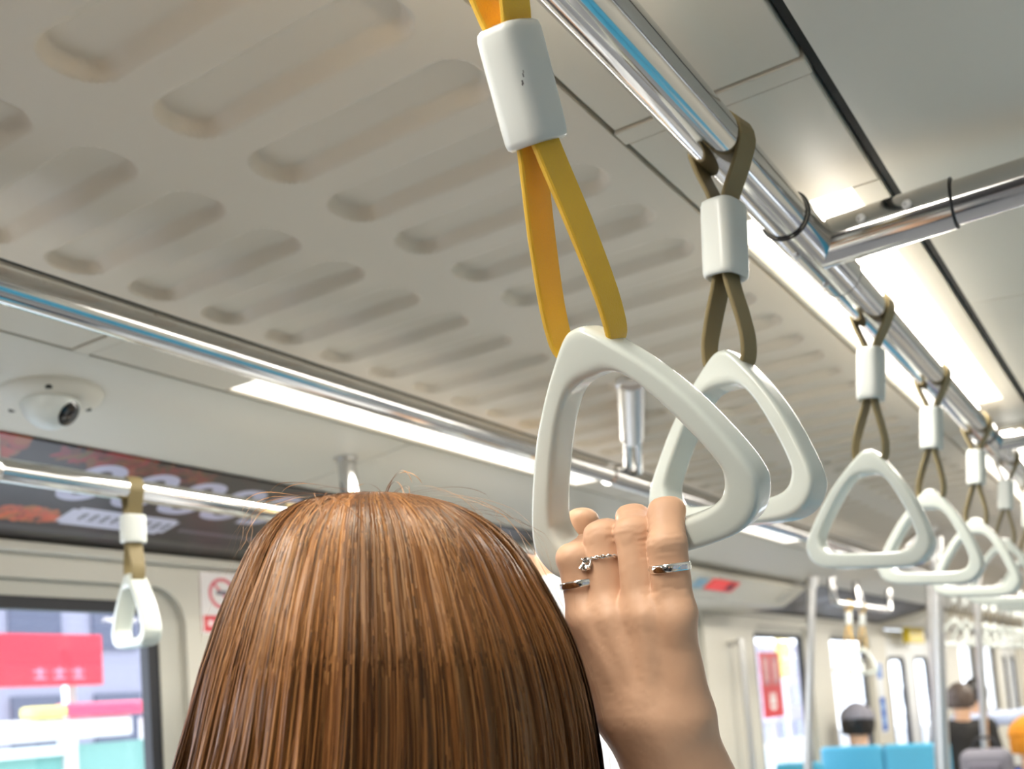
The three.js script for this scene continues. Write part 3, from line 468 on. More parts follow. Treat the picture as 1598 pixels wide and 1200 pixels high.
const RELAXED = (() => {                                     // a relaxed hand hanging down, thumb towards -z, wrist at the origin
  const palm = join([cone([0, 0, 0], [0, -0.07, -0.022], 0.016, 0.012), cone([0, 0, 0], [0, -0.075, -0.004], 0.016, 0.012), cone([0, 0, 0], [0, -0.07, 0.018], 0.016, 0.011)], 0.014);
  const fs = [[-0.026, 0.076], [-0.008, 0.086], [0.009, 0.080], [0.024, 0.062]].map(([z, l]) => join([cone([0, -0.072, z * 0.9], [0.006, -0.072 - l * 0.45, z], 0.0092, 0.0086), cone([0.006, -0.072 - l * 0.45, z], [0.020, -0.072 - l * 0.75, z], 0.0086, 0.0080), cone([0.020, -0.072 - l * 0.75, z], [0.034, -0.072 - l * 0.92, z], 0.0080, 0.007)], 0.003));
  const th = join([cone([0.004, -0.015, -0.016], [0.014, -0.048, -0.042], 0.013, 0.0105), cone([0.014, -0.048, -0.042], [0.020, -0.078, -0.046], 0.0105, 0.0085)], 0.005);
  return surface((x, y, z) => { let d = palm(x, y, z), q = 1; for (const f of fs) q = Math.min(q, f(x, y, z)); return smin(smin(d, q, 0.007), th(x, y, z), 0.01); }, [-0.03, -0.18, -0.07], [0.06, 0.03, 0.05], 0.0034);
})();
const plain = (g) => { const n = g.index ? g.toNonIndexed() : g.clone(); for (const k of Object.keys(n.attributes)) if (k !== 'position' && k !== 'normal') n.deleteAttribute(k); return n; };
const EYE_WHITE = std(0.8, 0.78, 0.74, 0.2), IRIS = std(0.03, 0.018, 0.01, 0.15);
function person({ label, at, yaw = 0, h = 1.65, seated = false, arms = {}, long = false, top, legs, skin = M.skin, hair = null, cap = null, group, cell = 0.015, seatY = 0.5, noRightHand = false, headZ = -0.015, foreR = [0.039, 0.026], extraBody = [], clothes = [] }) {
  const t = thing('person', label, 'person', at, group); t.rotation.y = yaw;
  const k = h / 1.65, lift = seated ? seatY + 0.04 - 0.87 * k : 0, Y = (y) => y * k + lift;
  const J = { neck: [0, Y(1.40), 0.01], chest: [0, Y(1.22), 0], waist: [0, Y(1.03), 0], hip: [0, Y(0.90), 0.01], head: [0, Y(1.535), headZ] };
  const torso = [cone([-0.09 * k, Y(1.30), 0.01], [0.09 * k, Y(1.30), 0.01], 0.075 * k, 0.075 * k), cone([0, Y(1.25), 0], [0, Y(1.05), 0], 0.115 * k, 0.105 * k), cone([-0.06 * k, Y(0.93), 0.01], [0.06 * k, Y(0.93), 0.01], 0.105 * k, 0.105 * k), cone([0, Y(1.05), 0], [0, Y(0.93), 0], 0.105 * k, 0.11 * k)];
  const neck = [cone([0, Y(1.34), 0.012], [0, Y(1.47), 0.0], 0.056 * k, 0.05 * k)];
  const up = [], fore = [], hands = [];
  for (const s of [-1, 1]) { const a = arms[s] ?? {}, sh = a.shoulder ?? [s * 0.165 * k, Y(1.335), 0.01], el = a.elbow ?? [s * 0.215 * k, Y(1.06), 0.03], wr = a.wrist ?? [s * 0.225 * k, Y(0.83), -0.04];
    up.push(cone(sh, el, 0.050 * k, 0.040 * k)); fore.push(cone(el, wr, foreR[0] * k, foreR[1] * k));
    if (!(s > 0 && noRightHand)) { const d = new THREE.Vector3(wr[0] - el[0], wr[1] - el[1], wr[2] - el[2]).normalize(), g = RELAXED.clone(); if (s < 0) { g.scale(-1, 1, 1); g.index.array.reverse(); } g.applyQuaternion(new THREE.Quaternion().setFromUnitVectors(new THREE.Vector3(0, -1, 0), d)); g.translate(...wr); hands.push(g); } }
  const leg = [];
  for (const s of [-1, 1]) { const H = [s * 0.085 * k, Y(0.88), 0.01], K = seated ? [s * 0.10 * k, seatY + 0.02, -0.40 * k] : [s * 0.085 * k, 0.47 * k, -0.01], A = seated ? [s * 0.10 * k, 0.08, -0.40 * k] : [s * 0.085 * k, 0.08, 0.02];
    leg.push(cone(H, K, 0.082 * k, 0.056 * k), cone(K, A, 0.055 * k, 0.036 * k)); leg.foot = (leg.foot ?? []); leg.foot.push(cone([A[0], 0.045, A[2] + 0.02], [A[0] + s * 0.02, 0.036, A[2] - 0.14 * k], 0.040, 0.034)); }
  const lo = [1e3, 1e3, 1e3], hi = [-1e3, -1e3, -1e3], seen = (p, r) => p.forEach((v, i) => { lo[i] = Math.min(lo[i], v - r); hi[i] = Math.max(hi[i], v + r); });
  seen([0, Y(1.50), 0], 0.1); seen([-0.3 * k, Y(0.78), -0.12], 0.05); seen([0.3 * k, Y(1.36), 0.12], 0.06); seen([0, 0.02, seated ? -0.6 * k : -0.2], 0.03);
  for (const s of [-1, 1]) for (const q of Object.values(arms[s] ?? {})) seen(q, 0.08);
  const body = join([...torso, ...neck, ...up, ...fore, ...leg, ...leg.foot], 0.035);
  const headG = HEAD.clone().scale(k, k, k).translate(...J.head);
  part('body', mergeGeometries([surface(body, lo, hi, cell), headG, ...hands, ...extraBody].map(plain)), skin, t);
  const grow = (f, r) => (x, y, z) => f(x, y, z) - r;
  const fold = (f) => (x, y, z) => f(x, y, z) - 0.0035 * noise3(x * 22, y * 11, z * 22);
  const topSet = join([...torso, ...up, ...(long ? fore : [])], 0.035), cuts = long ? [] : fore;
  const cuff = (x, y, z) => { let d = fold(grow(topSet, 0.013))(x, y, z); d = Math.max(d, y - Y(1.405) > 0 && Math.hypot(x, z) < 0.12 ? (y - Y(1.405)) : -1); if (!long) for (const f of cuts) d = Math.max(d, -(f(x, y, z) - 0.016)); return d; };
  part('shirt', surface(cuff, lo, hi, cell), top, t);
  part('trousers', surface((x, y, z) => Math.max(fold(grow(join([...leg, torso[2]], 0.03), 0.012))(x, y, z), y - Y(1.0), 0.07 - y), [lo[0], 0, lo[2]], [hi[0], Y(1.05), hi[2]], cell), legs, t);
  for (const f of leg.foot) part('shoe', surface(grow(f, 0.010), [-0.25, -0.01, lo[2]], [0.25, 0.12, hi[2]], 0.012), M.gasket, t);
  for (const s of [-1, 1]) { const e = part('eye', new THREE.SphereGeometry(0.0118 * k, 14, 10).translate(J.head[0] + s * 0.031 * k, J.head[1] + 0.006 * k, J.head[2] - 0.077 * k), EYE_WHITE, t); part('iris', new THREE.SphereGeometry(0.0058 * k, 10, 8).translate(J.head[0] + s * 0.031 * k, J.head[1] + 0.006 * k, J.head[2] - 0.0838 * k), IRIS, e); }
  const H = J.head, hf = (x, y, z) => headField((x - H[0]) / k, (y - H[1]) / k, (z - H[2]) / k) * k;
  const faceOut = (x, y, z, top, front) => Math.min(y - H[1] - top * k, -(z - H[2]) - front * k);   // > 0 never inside both
  if (hair) part('hair', surface((x, y, z) => Math.max(hf(x, y, z) - 0.014 - 0.004 * noise3(x * 60, y * 30, z * 60), -(z - H[2] + 0.055 * k + Math.max(0, (y - H[1] - 0.05 * k) * 0.8)) , H[1] - 0.065 * k - y + Math.max(0, 0.02 - (z - H[2])) * 0.8), [H[0] - 0.13, H[1] - 0.12, H[2] - 0.14], [H[0] + 0.13, H[1] + 0.16, H[2] + 0.16], 0.007), hair, t);
  if (cap) { const c = part('cap', surface((x, y, z) => Math.max(hf(x, y, z) - 0.020, H[1] + 0.018 * k - y + (z - H[2]) * 0.12), [H[0] - 0.13, H[1] - 0.05, H[2] - 0.14], [H[0] + 0.13, H[1] + 0.16, H[2] + 0.16], 0.007), cap, t);
    part('visor', new THREE.CylinderGeometry(0.085 * k, 0.09 * k, 0.006, 28, 1, false, Math.PI * 0.62, Math.PI * 0.76).rotateX(0.12).translate(H[0], H[1] + 0.03 * k, H[2] - 0.055 * k), cap, c); }
  return { t, J, k };
}
const cloth = (r, g, b) => std(r, g, b, 0.85);
const darkHair = std(0.018, 0.014, 0.012, 0.45);

// the woman in front of the camera
const W0 = [-0.347, 0, -0.420], WYAW = 0.567;
const toW = (p) => { const d = [p[0] - W0[0], p[1] - W0[1], p[2] - W0[2]], c = Math.cos(-WYAW), s = Math.sin(-WYAW); return [d[0] * c + d[2] * s, d[1], -d[0] * s + d[2] * c]; };
const FING = {
  index: [[-0.2868, 1.5478, -0.5288, 0.0098], [-0.2882, 1.5810, -0.5241, 0.0093], [-0.2991, 1.5921, -0.5579, 0.0078], [-0.3054, 1.5864, -0.5700, 0.0075]],
  middle: [[-0.2719, 1.5471, -0.5287, 0.0100], [-0.2713, 1.5921, -0.5280, 0.0093], [-0.2824, 1.5985, -0.5525, 0.0079], [-0.2896, 1.5925, -0.5651, 0.0075]],
  ring: [[-0.2503, 1.5463, -0.5282, 0.0100], [-0.2509, 1.5907, -0.5269, 0.0093], [-0.2600, 1.6028, -0.5449, 0.0079], [-0.2693, 1.5962, -0.5610, 0.0075]],
  little: [[-0.2315, 1.5433, -0.5294, 0.0096], [-0.2305, 1.5804, -0.5240, 0.0095], [-0.2330, 1.6005, -0.5325, 0.0083], [-0.2440, 1.6030, -0.5590, 0.0080]],
};
const wristI = [-0.2739, 1.4906, -0.5361], wristL = [-0.2300, 1.4877, -0.5430];
const handField = (() => {
  const n3 = noise3, f = FING, seg = (a, k) => join([-1, 1].flatMap((e) => a.slice(0, -1).map((p, i) => { const q = a[i + 1], o = (c) => [c[0] + e * 0.0026, c[1], c[2] - e * 0.0014]; return cone(o(p), o(q), p[3] - 0.0018, q[3] - 0.0014); })), k);
  const fingers = Object.values(f).map((a) => seg(a, 0.004));
  const low = (p, v) => [p[0] - 0.0004, p[1] - v, p[2] - 0.0006];   // the web reaches up past the knuckles, so the back of the hand starts a little lower
  const meta = [cone(low(f.index[0], 0.004), wristI, 0.0102, 0.0150), cone(low(f.middle[0], 0.004), [-0.259, 1.4898, -0.5392], 0.0102, 0.0160), cone(low(f.ring[0], 0.004), [-0.246, 1.4886, -0.5412], 0.0100, 0.0150), cone(low(f.little[0], 0.004), [-0.2335, 1.4877, -0.5430], 0.0100, 0.0115)];
  const knuckle = [f.index[0], f.middle[0], f.ring[0], f.little[0]].map((p) => ball([p[0] + 0.0022, p[1] - 0.002, p[2] + 0.0026], [0.0086, 0.0115, 0.0080]));
  const tendon = [[f.index[0], [-0.262, 1.500, -0.5250]], [f.middle[0], [-0.256, 1.500, -0.5245]], [f.ring[0], [-0.250, 1.500, -0.5250]]].map(([p, q]) => cone([p[0] + 0.004, p[1] - 0.004, p[2] + 0.0080], q, 0.0034, 0.0022));
  const arm = [cone([-0.2630, 1.4833, -0.5410], [-0.2595, 1.440, -0.552], 0.0185, 0.0185), cone([-0.2400, 1.4824, -0.5468], [-0.2335, 1.437, -0.568], 0.0140, 0.0165), cone([-0.2540, 1.4833, -0.5420], [-0.2465, 1.436, -0.560], 0.019, 0.0215)];
  const thenar = [cone([-0.2700, 1.5000, -0.5490], [-0.2960, 1.5350, -0.5650], 0.0150, 0.0125)];
  const thumb = seg([[-0.2960, 1.5350, -0.5650, 0.0120], [-0.3140, 1.5730, -0.5790, 0.0104], [-0.3110, 1.6120, -0.5785, 0.0094]], 0.004);
  const palm0 = join([...meta, ...arm, ...thenar], 0.015), bumps = join([...knuckle, ...tendon], 0.004), palm = (x, y, z) => smin(palm0(x, y, z), bumps(x, y, z), 0.009);
  const mid = (a, t) => [a[0][0] + (a[1][0] - a[0][0]) * t, a[0][1] + (a[1][1] - a[0][1]) * t, a[0][2] + (a[1][2] - a[0][2]) * t];
  const creases = [[f.little[1], 0.0042], [f.little[1], -0.0028], [f.little[1], 0.0008], [f.little[1], -0.0050], [f.ring[1], 0.0015], [f.ring[1], -0.0025], [f.middle[1], 0.001], [f.little[0], 0.012]];
  return (x, y, z) => {
    let q = 1; for (const g of fingers) q = smin(q, g(x, y, z), 0.0006);
    let d = smin(palm(x, y, z), q, 0.0042); d = smin(d, thumb(x, y, z), 0.010);
    for (const [p, o] of creases) { const e = Math.hypot(x - p[0], z - p[2]); if (e < 0.016) { const w = (y - p[1] - o - 0.0016 * n3(x * 160, 3, z * 160)) / 0.0010; if (Math.abs(w) < 3) d += 0.00026 * Math.exp(-w * w); } }
    return d + 0.00012 * n3(x * 420, y * 420, z * 420) + 0.0005 * n3(x * 70, y * 55, z * 70);
  };
})();
const woman = (() => {
  const handGeo = surface(handField, [-0.345, 1.42, -0.62], [-0.195, 1.635, -0.495], 0.00155);
  const inv = new THREE.Matrix4().makeRotationY(WYAW).setPosition(...W0).invert();
  return person({ label: 'woman from behind with long straight copper-brown hair, right hand raised to the yellow strap', at: W0, yaw: WYAW, h: 1.60, noRightHand: true,
    arms: { 1: { shoulder: toW([-0.225, 1.325, -0.500]), elbow: toW([-0.236, 1.268, -0.725]), wrist: toW([-0.2445, 1.428, -0.566]) } }, headZ: -0.04, foreR: [0.036, 0.019], top: cloth(0.75, 0.74, 0.72), legs: cloth(0.06, 0.07, 0.10), extraBody: [handGeo.applyMatrix4(inv)] });
})();
{ // her hair: a grooved shell and several thousand fine strands lying on it
  const O = [-0.3433, 1.5372, -0.4202], U = [0.83728, -0.07448, -0.54167], V = [0.11168, 0.99309, 0.03608], F = [-0.53524, 0.09070, -0.83981];
  // height along V, left and right edge along U (seen from behind)
  const PROF = [[0.0772, -0.018, 0.004], [0.0752, -0.036, 0.018], [0.0696, -0.053, 0.0365], [0.0597, -0.0646, 0.0535], [0.0497, -0.0722, 0.0646], [0.0398, -0.0769, 0.0722], [0.0265, -0.0822, 0.0795], [0.0133, -0.0872, 0.0868], [0, -0.0911, 0.0928], [-0.0166, -0.0968, 0.0988], [-0.0331, -0.1017, 0.1034], [-0.0497, -0.106, 0.1067], [-0.0663, -0.1107, 0.109], [-0.1326, -0.121, 0.1143], [-0.2154, -0.1276, 0.116], [-0.30, -0.128, 0.115]];
  const slope = PROF.map((p, i) => { const a = PROF[Math.max(0, i - 1)], b = PROF[Math.min(PROF.length - 1, i + 1)]; return [(b[1] - a[1]) / (b[0] - a[0]), (b[2] - a[2]) / (b[0] - a[0])]; });
  const prof = (v) => { let i = 0; while (i < PROF.length - 2 && v < PROF[i + 1][0]) i++; const a = PROF[i], b = PROF[i + 1], d = b[0] - a[0], t = Math.min(1, Math.max(0, (v - a[0]) / d)), t2 = t * t, t3 = t2 * t; return [1, 2].map((k) => (2 * t3 - 3 * t2 + 1) * a[k] + (t3 - 2 * t2 + t) * d * slope[i][k - 1] + (3 * t2 - 2 * t3) * b[k] + (t3 - t2) * d * slope[i + 1][k - 1]); };
  const lockAt = (phi, v) => 0.0030 * noise3(phi * 9, v * 7, 1.7) + 0.0022 * noise3(phi * 26, v * 11, 8.1) + 0.0011 * noise3(phi * 70, v * 18, 4.4);
  const place = (phi, v, off) => { const [l, r] = prof(v), c = (l + r) / 2, a = (r - l) / 2, dep = Math.min(a * 1.16, 0.109), grow = Math.min(1, (0.0772 - v) / 0.02), o = off + lockAt(phi, v) * grow, s = Math.sin(phi), k = Math.cos(phi), u = c + (a + o) * s, w = 0.016 - (dep + o) * k;
    return [O[0] + U[0] * u + V[0] * v + F[0] * w, O[1] + U[1] * u + V[1] * v + F[1] * w, O[2] + U[2] * u + V[2] * v + F[2] * w]; };
  const limit = (v) => v > 0.035 ? Math.PI : v > -0.02 ? Math.PI - (0.035 - v) / 0.055 * 1.15 : 1.99;
  const vOf = (s) => 0.0772 - 0.377 * (s < 0.2 ? s * s * 2.2 : 0.088 + (s - 0.2) * 1.14);     // finer rows near the crown
  const NS = 90, NP = 420, pos = [], uv = [], idx = [];
  for (let j = 0; j <= NS; j++) { const v = vOf(j / NS), L = limit(v); for (let i = 0; i <= NP; i++) { const phi = -L + 2 * L * i / NP; pos.push(...place(phi, v, -0.0012)); uv.push(phi / (2 * Math.PI) + 0.5, v / 0.4); } }
  for (let j = 0; j < NS; j++) for (let i = 0; i < NP; i++) { const a = j * (NP + 1) + i, b = a + 1, c = a + NP + 1, d = c + 1; idx.push(a, c, b, b, c, d); }
  const shell = new THREE.BufferGeometry(); shell.setAttribute('position', new THREE.Float32BufferAttribute(pos, 3)); shell.setAttribute('uv', new THREE.Float32BufferAttribute(uv, 2)); shell.setIndex(idx); shell.computeVertexNormals();
  const streaks = canvas(2048, 64, (c, w, h) => { const r = rng(77); c.fillStyle = '#6a3817'; c.fillRect(0, 0, w, h); for (let i = 0; i < 5200; i++) { const k = r(); c.fillStyle = k < 0.4 ? '#5a2f13' : k < 0.75 ? '#86501f' : k < 0.93 ? '#9c6128' : '#3f2110'; c.globalAlpha = 0.5; c.fillRect(r() * w, r() * h * 0.4, 1 + r() * 1.5, h * (0.4 + r() * 0.6)); } c.globalAlpha = 1; });
  streaks.wrapS = streaks.wrapT = THREE.RepeatWrapping;
  const inv = new THREE.Matrix4().makeRotationY(WYAW).setPosition(...W0).invert();
  const hairShell = part('hair', shell.applyMatrix4(inv), new THREE.MeshPhysicalMaterial({ map: streaks, roughness: 0.42, side: THREE.DoubleSide, specularIntensity: 0.7, specularColor: new THREE.Color(1, 0.85, 0.6) }), woman.t);
  // strands: slim ribbons with a rounded normal, each with its own tone
  const r = rng(2024), sp = [], sn = [], sc = [], si = [], tones = [[0.235, 0.092, 0.027], [0.180, 0.068, 0.020], [0.30, 0.125, 0.038], [0.12, 0.043, 0.014], [0.38, 0.175, 0.060], [0.075, 0.028, 0.011]];
  const cam = new THREE.Vector3();
  const strand = (pts, w, tone, jit) => { const n = pts.length, o = sp.length / 3;
    for (let i = 0; i < n; i++) { const a = pts[Math.max(0, i - 1)], b = pts[Math.min(n - 1, i + 1)], T = new THREE.Vector3(b[0] - a[0], b[1] - a[1], b[2] - a[2]).normalize(), P = new THREE.Vector3(...pts[i]), c = new THREE.Vector3(O[0] + F[0] * 0.012, P.y, O[2] + F[2] * 0.012), N = P.clone().sub(c); if (i < 8) N.y += 0.06 * (1 - i / 8); N.addScaledVector(T, -N.dot(T)).normalize();
      const S = new THREE.Vector3().crossVectors(T, N).normalize(), q = w * (i === n - 1 ? 0.3 : 1);
      for (const e of [-1, 1]) { const Q = P.clone().addScaledVector(S, e * q), M2 = N.clone().addScaledVector(S, e * 0.75 + jit).normalize(); sp.push(Q.x, Q.y, Q.z); sn.push(M2.x, M2.y, M2.z); sc.push(...tone); } }
    for (let i = 0; i + 1 < n; i++) { const a = o + i * 2; si.push(a, a + 1, a + 2, a + 1, a + 3, a + 2); } };
  for (let i = 0; i < 7200; i++) {
    const wide = i < 6000, phi0 = (wide ? (r() * 2 - 1) * 1.75 : (r() * 2 - 1) * Math.PI), s0 = i % 3 ? Math.pow(r(), 2.2) * 0.3 : r() * 0.75, s1 = Math.min(1, s0 + 0.35 + r() * 0.8), n = 22, drift = (r() - 0.5) * 0.10, off = 0.0002 + r() * 0.0016, wob = (r() - 0.5) * 0.02, ph = r() * 6, pts = [], k = r();
    const t = tones[k < 0.30 ? 0 : k < 0.52 ? 1 : k < 0.74 ? 2 : k < 0.87 ? 3 : k < 0.955 ? 4 : 5], m = (0.72 + r() * 0.3) * (1 + 0.38 * noise3(phi0 * 5.5, 2.2, 7.7));
    for (let j = 0; j < n; j++) { const s = s0 + (s1 - s0) * j / (n - 1), v = vOf(s), L = limit(v); let phi = phi0 + drift * s + wob * Math.sin(ph + s * 9); if (Math.abs(phi) > L) phi = Math.sign(phi) * L; pts.push(place(phi, v, off)); }
    strand(pts, 0.00028 + r() * 0.00022, t.map((x) => x * m), (r() - 0.5) * 0.5);
  }
  for (let i = 0; i < 110; i++) {                            // flyaway hairs above the crown and down the sides
    const top = i < 46, phi0 = (r() * 2 - 1) * 1.8, s0 = top ? r() * 0.12 : 0.1 + r() * 0.7, len = top ? 0.06 + r() * 0.16 : 0.15 + r() * 0.3, n = 14, pts = [], lift = top ? 0.003 + r() * 0.010 : 0.0015 + r() * 0.005, drift = (r() - 0.5) * (top ? 1.1 : 0.35);
    for (let j = 0; j < n; j++) { const t = j / (n - 1), s = Math.min(1, s0 + len * t), p = place(phi0 + drift * t, vOf(s), 0.001 + lift * Math.sin(Math.PI * Math.min(1, t * 0.75))); p[1] += top ? lift * 0.8 * Math.sin(Math.PI * t * 0.8) : 0; pts.push(p); }
    strand(pts, 0.00013 + r() * 0.0001, tones[r() < 0.5 ? 2 : 4], 0);
  }
  const g = new THREE.BufferGeometry(); g.setAttribute('position', new THREE.Float32BufferAttribute(sp, 3)); g.setAttribute('normal', new THREE.Float32BufferAttribute(sn, 3)); g.setAttribute('color', new THREE.Float32BufferAttribute(sc, 3)); g.setIndex(si);
  const st = part('hair_strands', g.applyMatrix4(inv), new THREE.MeshPhysicalMaterial({ vertexColors: true, roughness: 0.36, side: THREE.DoubleSide, specularIntensity: 0.8, specularColor: new THREE.Color(1, 0.86, 0.62) }), hairShell);
  st.userData.kind = 'stuff';
}

// finger rings
function fingerRing(center, a, b, r, w, label, extra) {      // a band round the finger bone from a to b
  const t = thing('finger_ring', label, 'ring', center), d = new THREE.Vector3(b[0] - a[0], b[1] - a[1], b[2] - a[2]).normalize();
  t.quaternion.setFromUnitVectors(new THREE.Vector3(0, 1, 0), d); extra(t, r, w); return t;
}
const at = (a, t) => [0, 1, 2].map((i) => a[0][i] + (a[1][i] - a[0][i]) * t);
const band = (r, w, th, bumps = 0) => { const pts = []; for (let i = 0; i <= 16; i++) { const t = i / 16 * Math.PI * 2; pts.push(new THREE.Vector2(r + th * Math.cos(t), w / 2 * Math.sin(t))); } return new THREE.LatheGeometry(pts, 72); };
fingerRing(at(FING.little, 0.66), FING.little[0], FING.little[1], 0.0108, 0.0046, 'silver band with dark cut pattern on the little finger', (t, r, w) => {
  part('band', band(r, w, 0.0007), M.silver, t);
  for (let i = 0; i < 9; i++) { const a = i / 9 * Math.PI * 2; part('inlay', new THREE.OctahedronGeometry(0.0017, 0).scale(0.3, 0.75, 1.3).rotateX(0.5).translate(r + 0.0005, 0, 0).rotateY(a), i % 2 ? M.blackened : M.silver, t); } });
fingerRing(at(FING.middle, 0.70), FING.middle[0], FING.middle[1], 0.0106, 0.002, 'thin twisted silver ring with a clear round stone on the middle finger', (t, r) => {
  class Twist extends THREE.Curve { constructor(o) { super(); this.o = o; } getPoint(u, v = new THREE.Vector3()) { const a = u * Math.PI * 2, k = a * 9 + this.o; return v.set((r + 0.0005 * Math.cos(k)) * Math.cos(a), 0.0007 * Math.sin(k), (r + 0.0005 * Math.cos(k)) * Math.sin(a)); } }
  for (const o of [0, Math.PI]) part('twisted_wire', new THREE.TubeGeometry(new Twist(o), 220, 0.0006, 8, true), M.silver, t);
  const g = new THREE.Group(); g.name = 'setting'; const dir = new THREE.Vector3(-0.55, 0, 0.83).normalize(); g.position.copy(dir).multiplyScalar(r + 0.0016); g.position.y = -0.003; g.quaternion.setFromUnitVectors(new THREE.Vector3(0, 1, 0), new THREE.Vector3(-0.25, 0.25, 0.93).normalize()); t.add(g);
  part('bezel', new THREE.LatheGeometry([[0.0024, -0.0022], [0.0040, -0.0004], [0.0043, 0.0008], [0.0037, 0.0011], [0.0033, 0.0004], [0.0020, -0.0016]].map(([x, y]) => new THREE.Vector2(x, y)), 36), M.silver, g);
  for (let i = 0; i < 4; i++) part('claw', new THREE.CylinderGeometry(0.0005, 0.0006, 0.003, 8).translate(0.0037, 0.0006, 0).rotateY(i * Math.PI / 2 + 0.4), M.silver, g);
  part('stone', new THREE.LatheGeometry([[0, 0.0019], [0.0019, 0.0018], [0.0032, 0.0008], [0, -0.002]].map(([x, y]) => new THREE.Vector2(x, y)).reverse(), 10).toNonIndexed(), M.gem, g).geometry.computeVertexNormals(); });
fingerRing(at(FING.index, 0.55), FING.index[0], FING.index[1], 0.0112, 0.0042, 'plain polished silver ring on the index finger', (t, r, w) => part('band', band(r, w, 0.0008), M.silver, t));

// other passengers
{
  const at0 = [-1.016, 0, -1.43], yaw = 0.6, inv = new THREE.Matrix4().makeRotationY(yaw).setPosition(...at0).invert(), L = (p) => new THREE.Vector3(...p).applyMatrix4(inv).toArray();
  const palm = [-0.776, 1.652, -1.333], grip = join([cone(palm, [-0.79, 1.70, -1.352], 0.022, 0.026), cone([-0.812, 1.712, -1.330], [-0.838, 1.716, -1.352], 0.010, 0.009), cone([-0.806, 1.696, -1.326], [-0.834, 1.698, -1.350], 0.010, 0.009), cone([-0.80, 1.680, -1.324], [-0.828, 1.681, -1.348], 0.0095, 0.009), cone([-0.794, 1.664, -1.324], [-0.820, 1.664, -1.346], 0.009, 0.008), cone([-0.780, 1.690, -1.350], [-0.800, 1.735, -1.350], 0.012, 0.009)], 0.008);
  person({ label: 'passenger in a white long-sleeved shirt, raised hand on a yellow strap, mostly behind the hair', at: at0, yaw, h: 1.72, long: true, noRightHand: true, top: cloth(0.78, 0.80, 0.82), legs: cloth(0.05, 0.06, 0.09), hair: darkHair, cell: 0.013,
    arms: { 1: { shoulder: L([-0.88, 1.42, -1.50]), elbow: L([-0.685, 1.395, -1.35]), wrist: L([-0.775, 1.648, -1.333]) } }, extraBody: [surface(grip, [-0.87, 1.62, -1.39], [-0.74, 1.76, -1.29], 0.005).applyMatrix4(inv)] });
}
person({ label: 'man in a black top and grey cap, seated facing away past the blue seat', at: [-1.60, 0, -6.05], yaw: 0.15, h: 1.50, seated: true, seatY: 0.60, top: cloth(0.012, 0.012, 0.016), legs: cloth(0.04, 0.04, 0.05), hair: darkHair, cap: cloth(0.22, 0.21, 0.24) });
person({ label: 'dark-clothed brown-haired passenger seated behind the bright steel pole', at: [-1.407, 0, -8.15], yaw: 0.3, h: 1.62, seated: true, seatY: 0.60, long: true, top: cloth(0.02, 0.018, 0.016), legs: cloth(0.015, 0.02, 0.02), hair: std(0.10, 0.07, 0.055, 0.5) });
{ const { t } = person({ label: 'passenger with a pale blue shirt and white sleeve stretching an arm out to the right', at: [-1.47, 0, -9.20], yaw: -0.4, h: 1.66, seated: true, seatY: 0.60, long: true, top: cloth(0.55, 0.60, 0.74), legs: cloth(0.03, 0.03, 0.035), hair: darkHair,
    arms: { 1: { elbow: [0.30, 1.10, 0.02], wrist: [0.52, 1.16, 0.0] } } }); }
{ const o = new THREE.Mesh(rbox(0.10, 0.17, 0.012, 0.008), std(0.62, 0.08, 0.12, 0.4)); o.position.set(-0.93, 1.22, -9.05); o.rotation.set(0.1, 0.6, 0.5); shade(o); tag(o, 'phone', 'red phone in the outstretched hand at the right edge', 'phone'); }
person({ label: 'seated passenger in a bright blue jacket and orange cap, cut by the right edge', at: [-0.66, 0, -5.52], yaw: 0.1, h: 1.50, seated: true, seatY: 0.50, long: true, top: cloth(0.03, 0.08, 0.50), legs: cloth(0.03, 0.03, 0.04), hair: cloth(0.70, 0.26, 0.015), cap: cloth(0.72, 0.27, 0.015) });
{ const t = thing('shoulder_bag', 'grey round bag held in front of the blue jacket', 'bag', [-0.72, 0.98, -4.60]); part('bag_body', rbox(0.20, 0.20, 0.09, 0.044, 0, 0.10, 0, 6), cloth(0.20, 0.19, 0.22), t); part('front_pocket', rbox(0.12, 0.11, 0.03, 0.014, 0, 0.09, 0.05, 4), cloth(0.14, 0.13, 0.16), t); part('carry_loop', new THREE.TorusGeometry(0.05, 0.006, 8, 24, Math.PI).translate(0, 0.195, 0), M.gasket, t); }

// the one who takes the picture stands just behind the camera and shades what lies there
person({ label: 'photographer in dark clothes standing behind the camera, out of view', at: [0.10, 0, 0.42], yaw: 0.5, h: 1.70, long: true, top: cloth(0.02, 0.02, 0.025), legs: cloth(0.02, 0.02, 0.03), hair: darkHair });

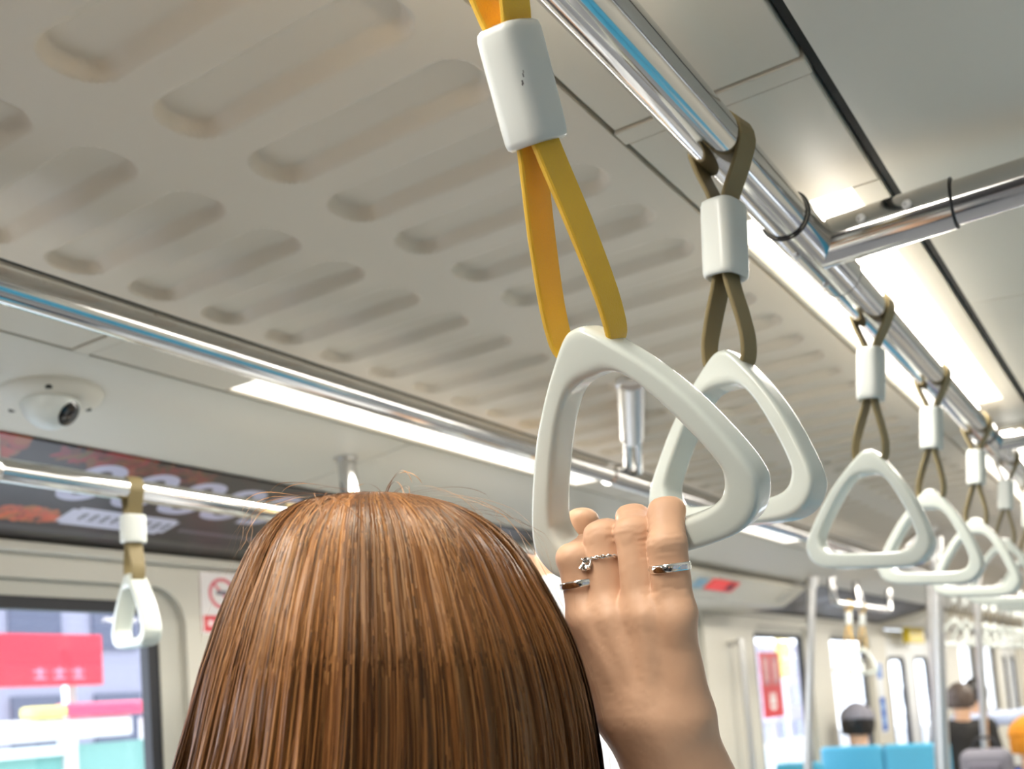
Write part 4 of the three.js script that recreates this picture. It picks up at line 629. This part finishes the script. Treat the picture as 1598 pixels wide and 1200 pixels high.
// ------------------------------------------------------------------ outside the left windows: a station platform and buildings
{
  const gnd = structure('platform'); part('platform_slab', box(6, 0.9, 40, -6.4, -0.45, -12), std(0.45, 0.45, 0.45, 0.8), gnd);
  const right = structure('station_wall'); part('wall_panel', box(0.2, 5, 30, 2.4, 2.0, -6), std(0.10, 0.10, 0.10, 0.8), right); part('roof_slab', box(3.2, 0.2, 30, 1.75, 4.4, -6), std(0.12, 0.12, 0.12, 0.8), right);
  const map = canvas(512, 160, (c, w, h) => { c.fillStyle = '#dc2f42'; c.fillRect(0, 0, w, h); c.fillStyle = '#ea8aa2'; for (let i = 0; i < 5; i++) { c.fillRect(30 + i * 46, 24, 34, 8); c.fillRect(30 + i * 46, 46, 34, 8); c.fillRect(43 + i * 46, 18, 8, 54); c.fillRect(34 + i * 46, 70, 26, 8); } for (let i = 0; i < 3; i++) { c.fillRect(350 + i * 44, 112, 30, 6); c.fillRect(362 + i * 44, 104, 7, 36); c.fillRect(352 + i * 44, 134, 28, 6); } c.fillStyle = '#c81f38'; c.fillRect(0, 100, 190, 60); });
  const b = thing('billboard', 'large red billboard outside the left window', 'billboard', [-5.0, 1.91, -2.95]);
  part('panel', new THREE.BoxGeometry(1.30, 0.27, 0.05).rotateY(Math.PI / 2), new THREE.MeshStandardMaterial({ map, roughness: 0.6 }), b); for (const z of [-0.5, 0.5]) part('post', box(0.05, 1.8, 0.05, -0.06, -1.0, z), M.satin, b);
  const p = thing('platform_shelter', 'white framed platform shelter with greenish glass outside the left window', 'shelter', [-4.9, 0, -3.1]);
  for (const z of [0.3, -0.22, -0.72]) part('post', rbox(0.08, 1.58, 0.07, 0.01, 0, 0.79, z), M.white_metal, p);
  part('top_beam', rbox(0.10, 0.11, 1.3, 0.02, 0, 1.545, 0.06), M.white_metal, p); part('canopy_edge', rbox(0.12, 0.07, 1.1, 0.02, 0.02, 1.64, -0.72), std(0.75, 0.08, 0.16, 0.5), p); part('canopy_tip', rbox(0.12, 0.06, 0.2, 0.02, 0.02, 1.635, -0.08), std(0.8, 0.72, 0.2, 0.5), p);
  part('glass_panel', box(0.02, 1.2, 0.44, 0, 0.86, 0.04), std(0.16, 0.38, 0.34, 0.15), p); part('glass_panel', box(0.02, 1.2, 0.42, 0, 0.86, -0.47), std(0.20, 0.40, 0.36, 0.15), p); part('lit_sill', box(0.05, 0.05, 0.44, 0.02, 1.44, 0.04), std(0.7, 0.8, 0.8, 0.4), p);
  const bd = (x, z0, z1, h, col, label, rows, cols) => { const t = thing('building', label, 'building', [x, 0, (z0 + z1) / 2]); part('facade', box(1.0, h, z0 - z1, -0.5, h / 2 - 2, 0), col, t); for (let i = 0; i < rows; i++) for (let k = 0; k < cols; k++) part('window', box(0.06, 0.55 * h / rows, 0.6 * (z0 - z1) / cols, 0.01, -2 + (i + 0.5) * h / rows, (k + 0.5) * (z0 - z1) / cols - (z0 - z1) / 2), std(0.10, 0.11, 0.16, 0.2), t); };
  bd(-9.5, -2.0, -8.4, 5.2, std(0.26, 0.26, 0.33, 0.8), 'pale lilac building across the platform, low in the left window', 5, 7);
  bd(-11, -14, -22, 4.6, std(0.24, 0.26, 0.34, 0.8), 'bluish building seen through the first distant window', 5, 8);
  bd(-12, -23, -40, 4.9, std(0.27, 0.25, 0.31, 0.8), 'far pale building seen through the second distant window', 4, 10);
  const sg = thing('platform_sign', 'small yellow platform sign beyond the distant window', 'sign', [-5.5, 0, -16.6]); part('post', box(0.06, 2.0, 0.06, 0, 1.0, 0), M.satin, sg); part('board', rbox(0.08, 0.7, 0.5, 0.02, 0.04, 1.95, 0), std(0.78, 0.60, 0.12, 0.5), sg);
}
renderer.render(scene, camera);
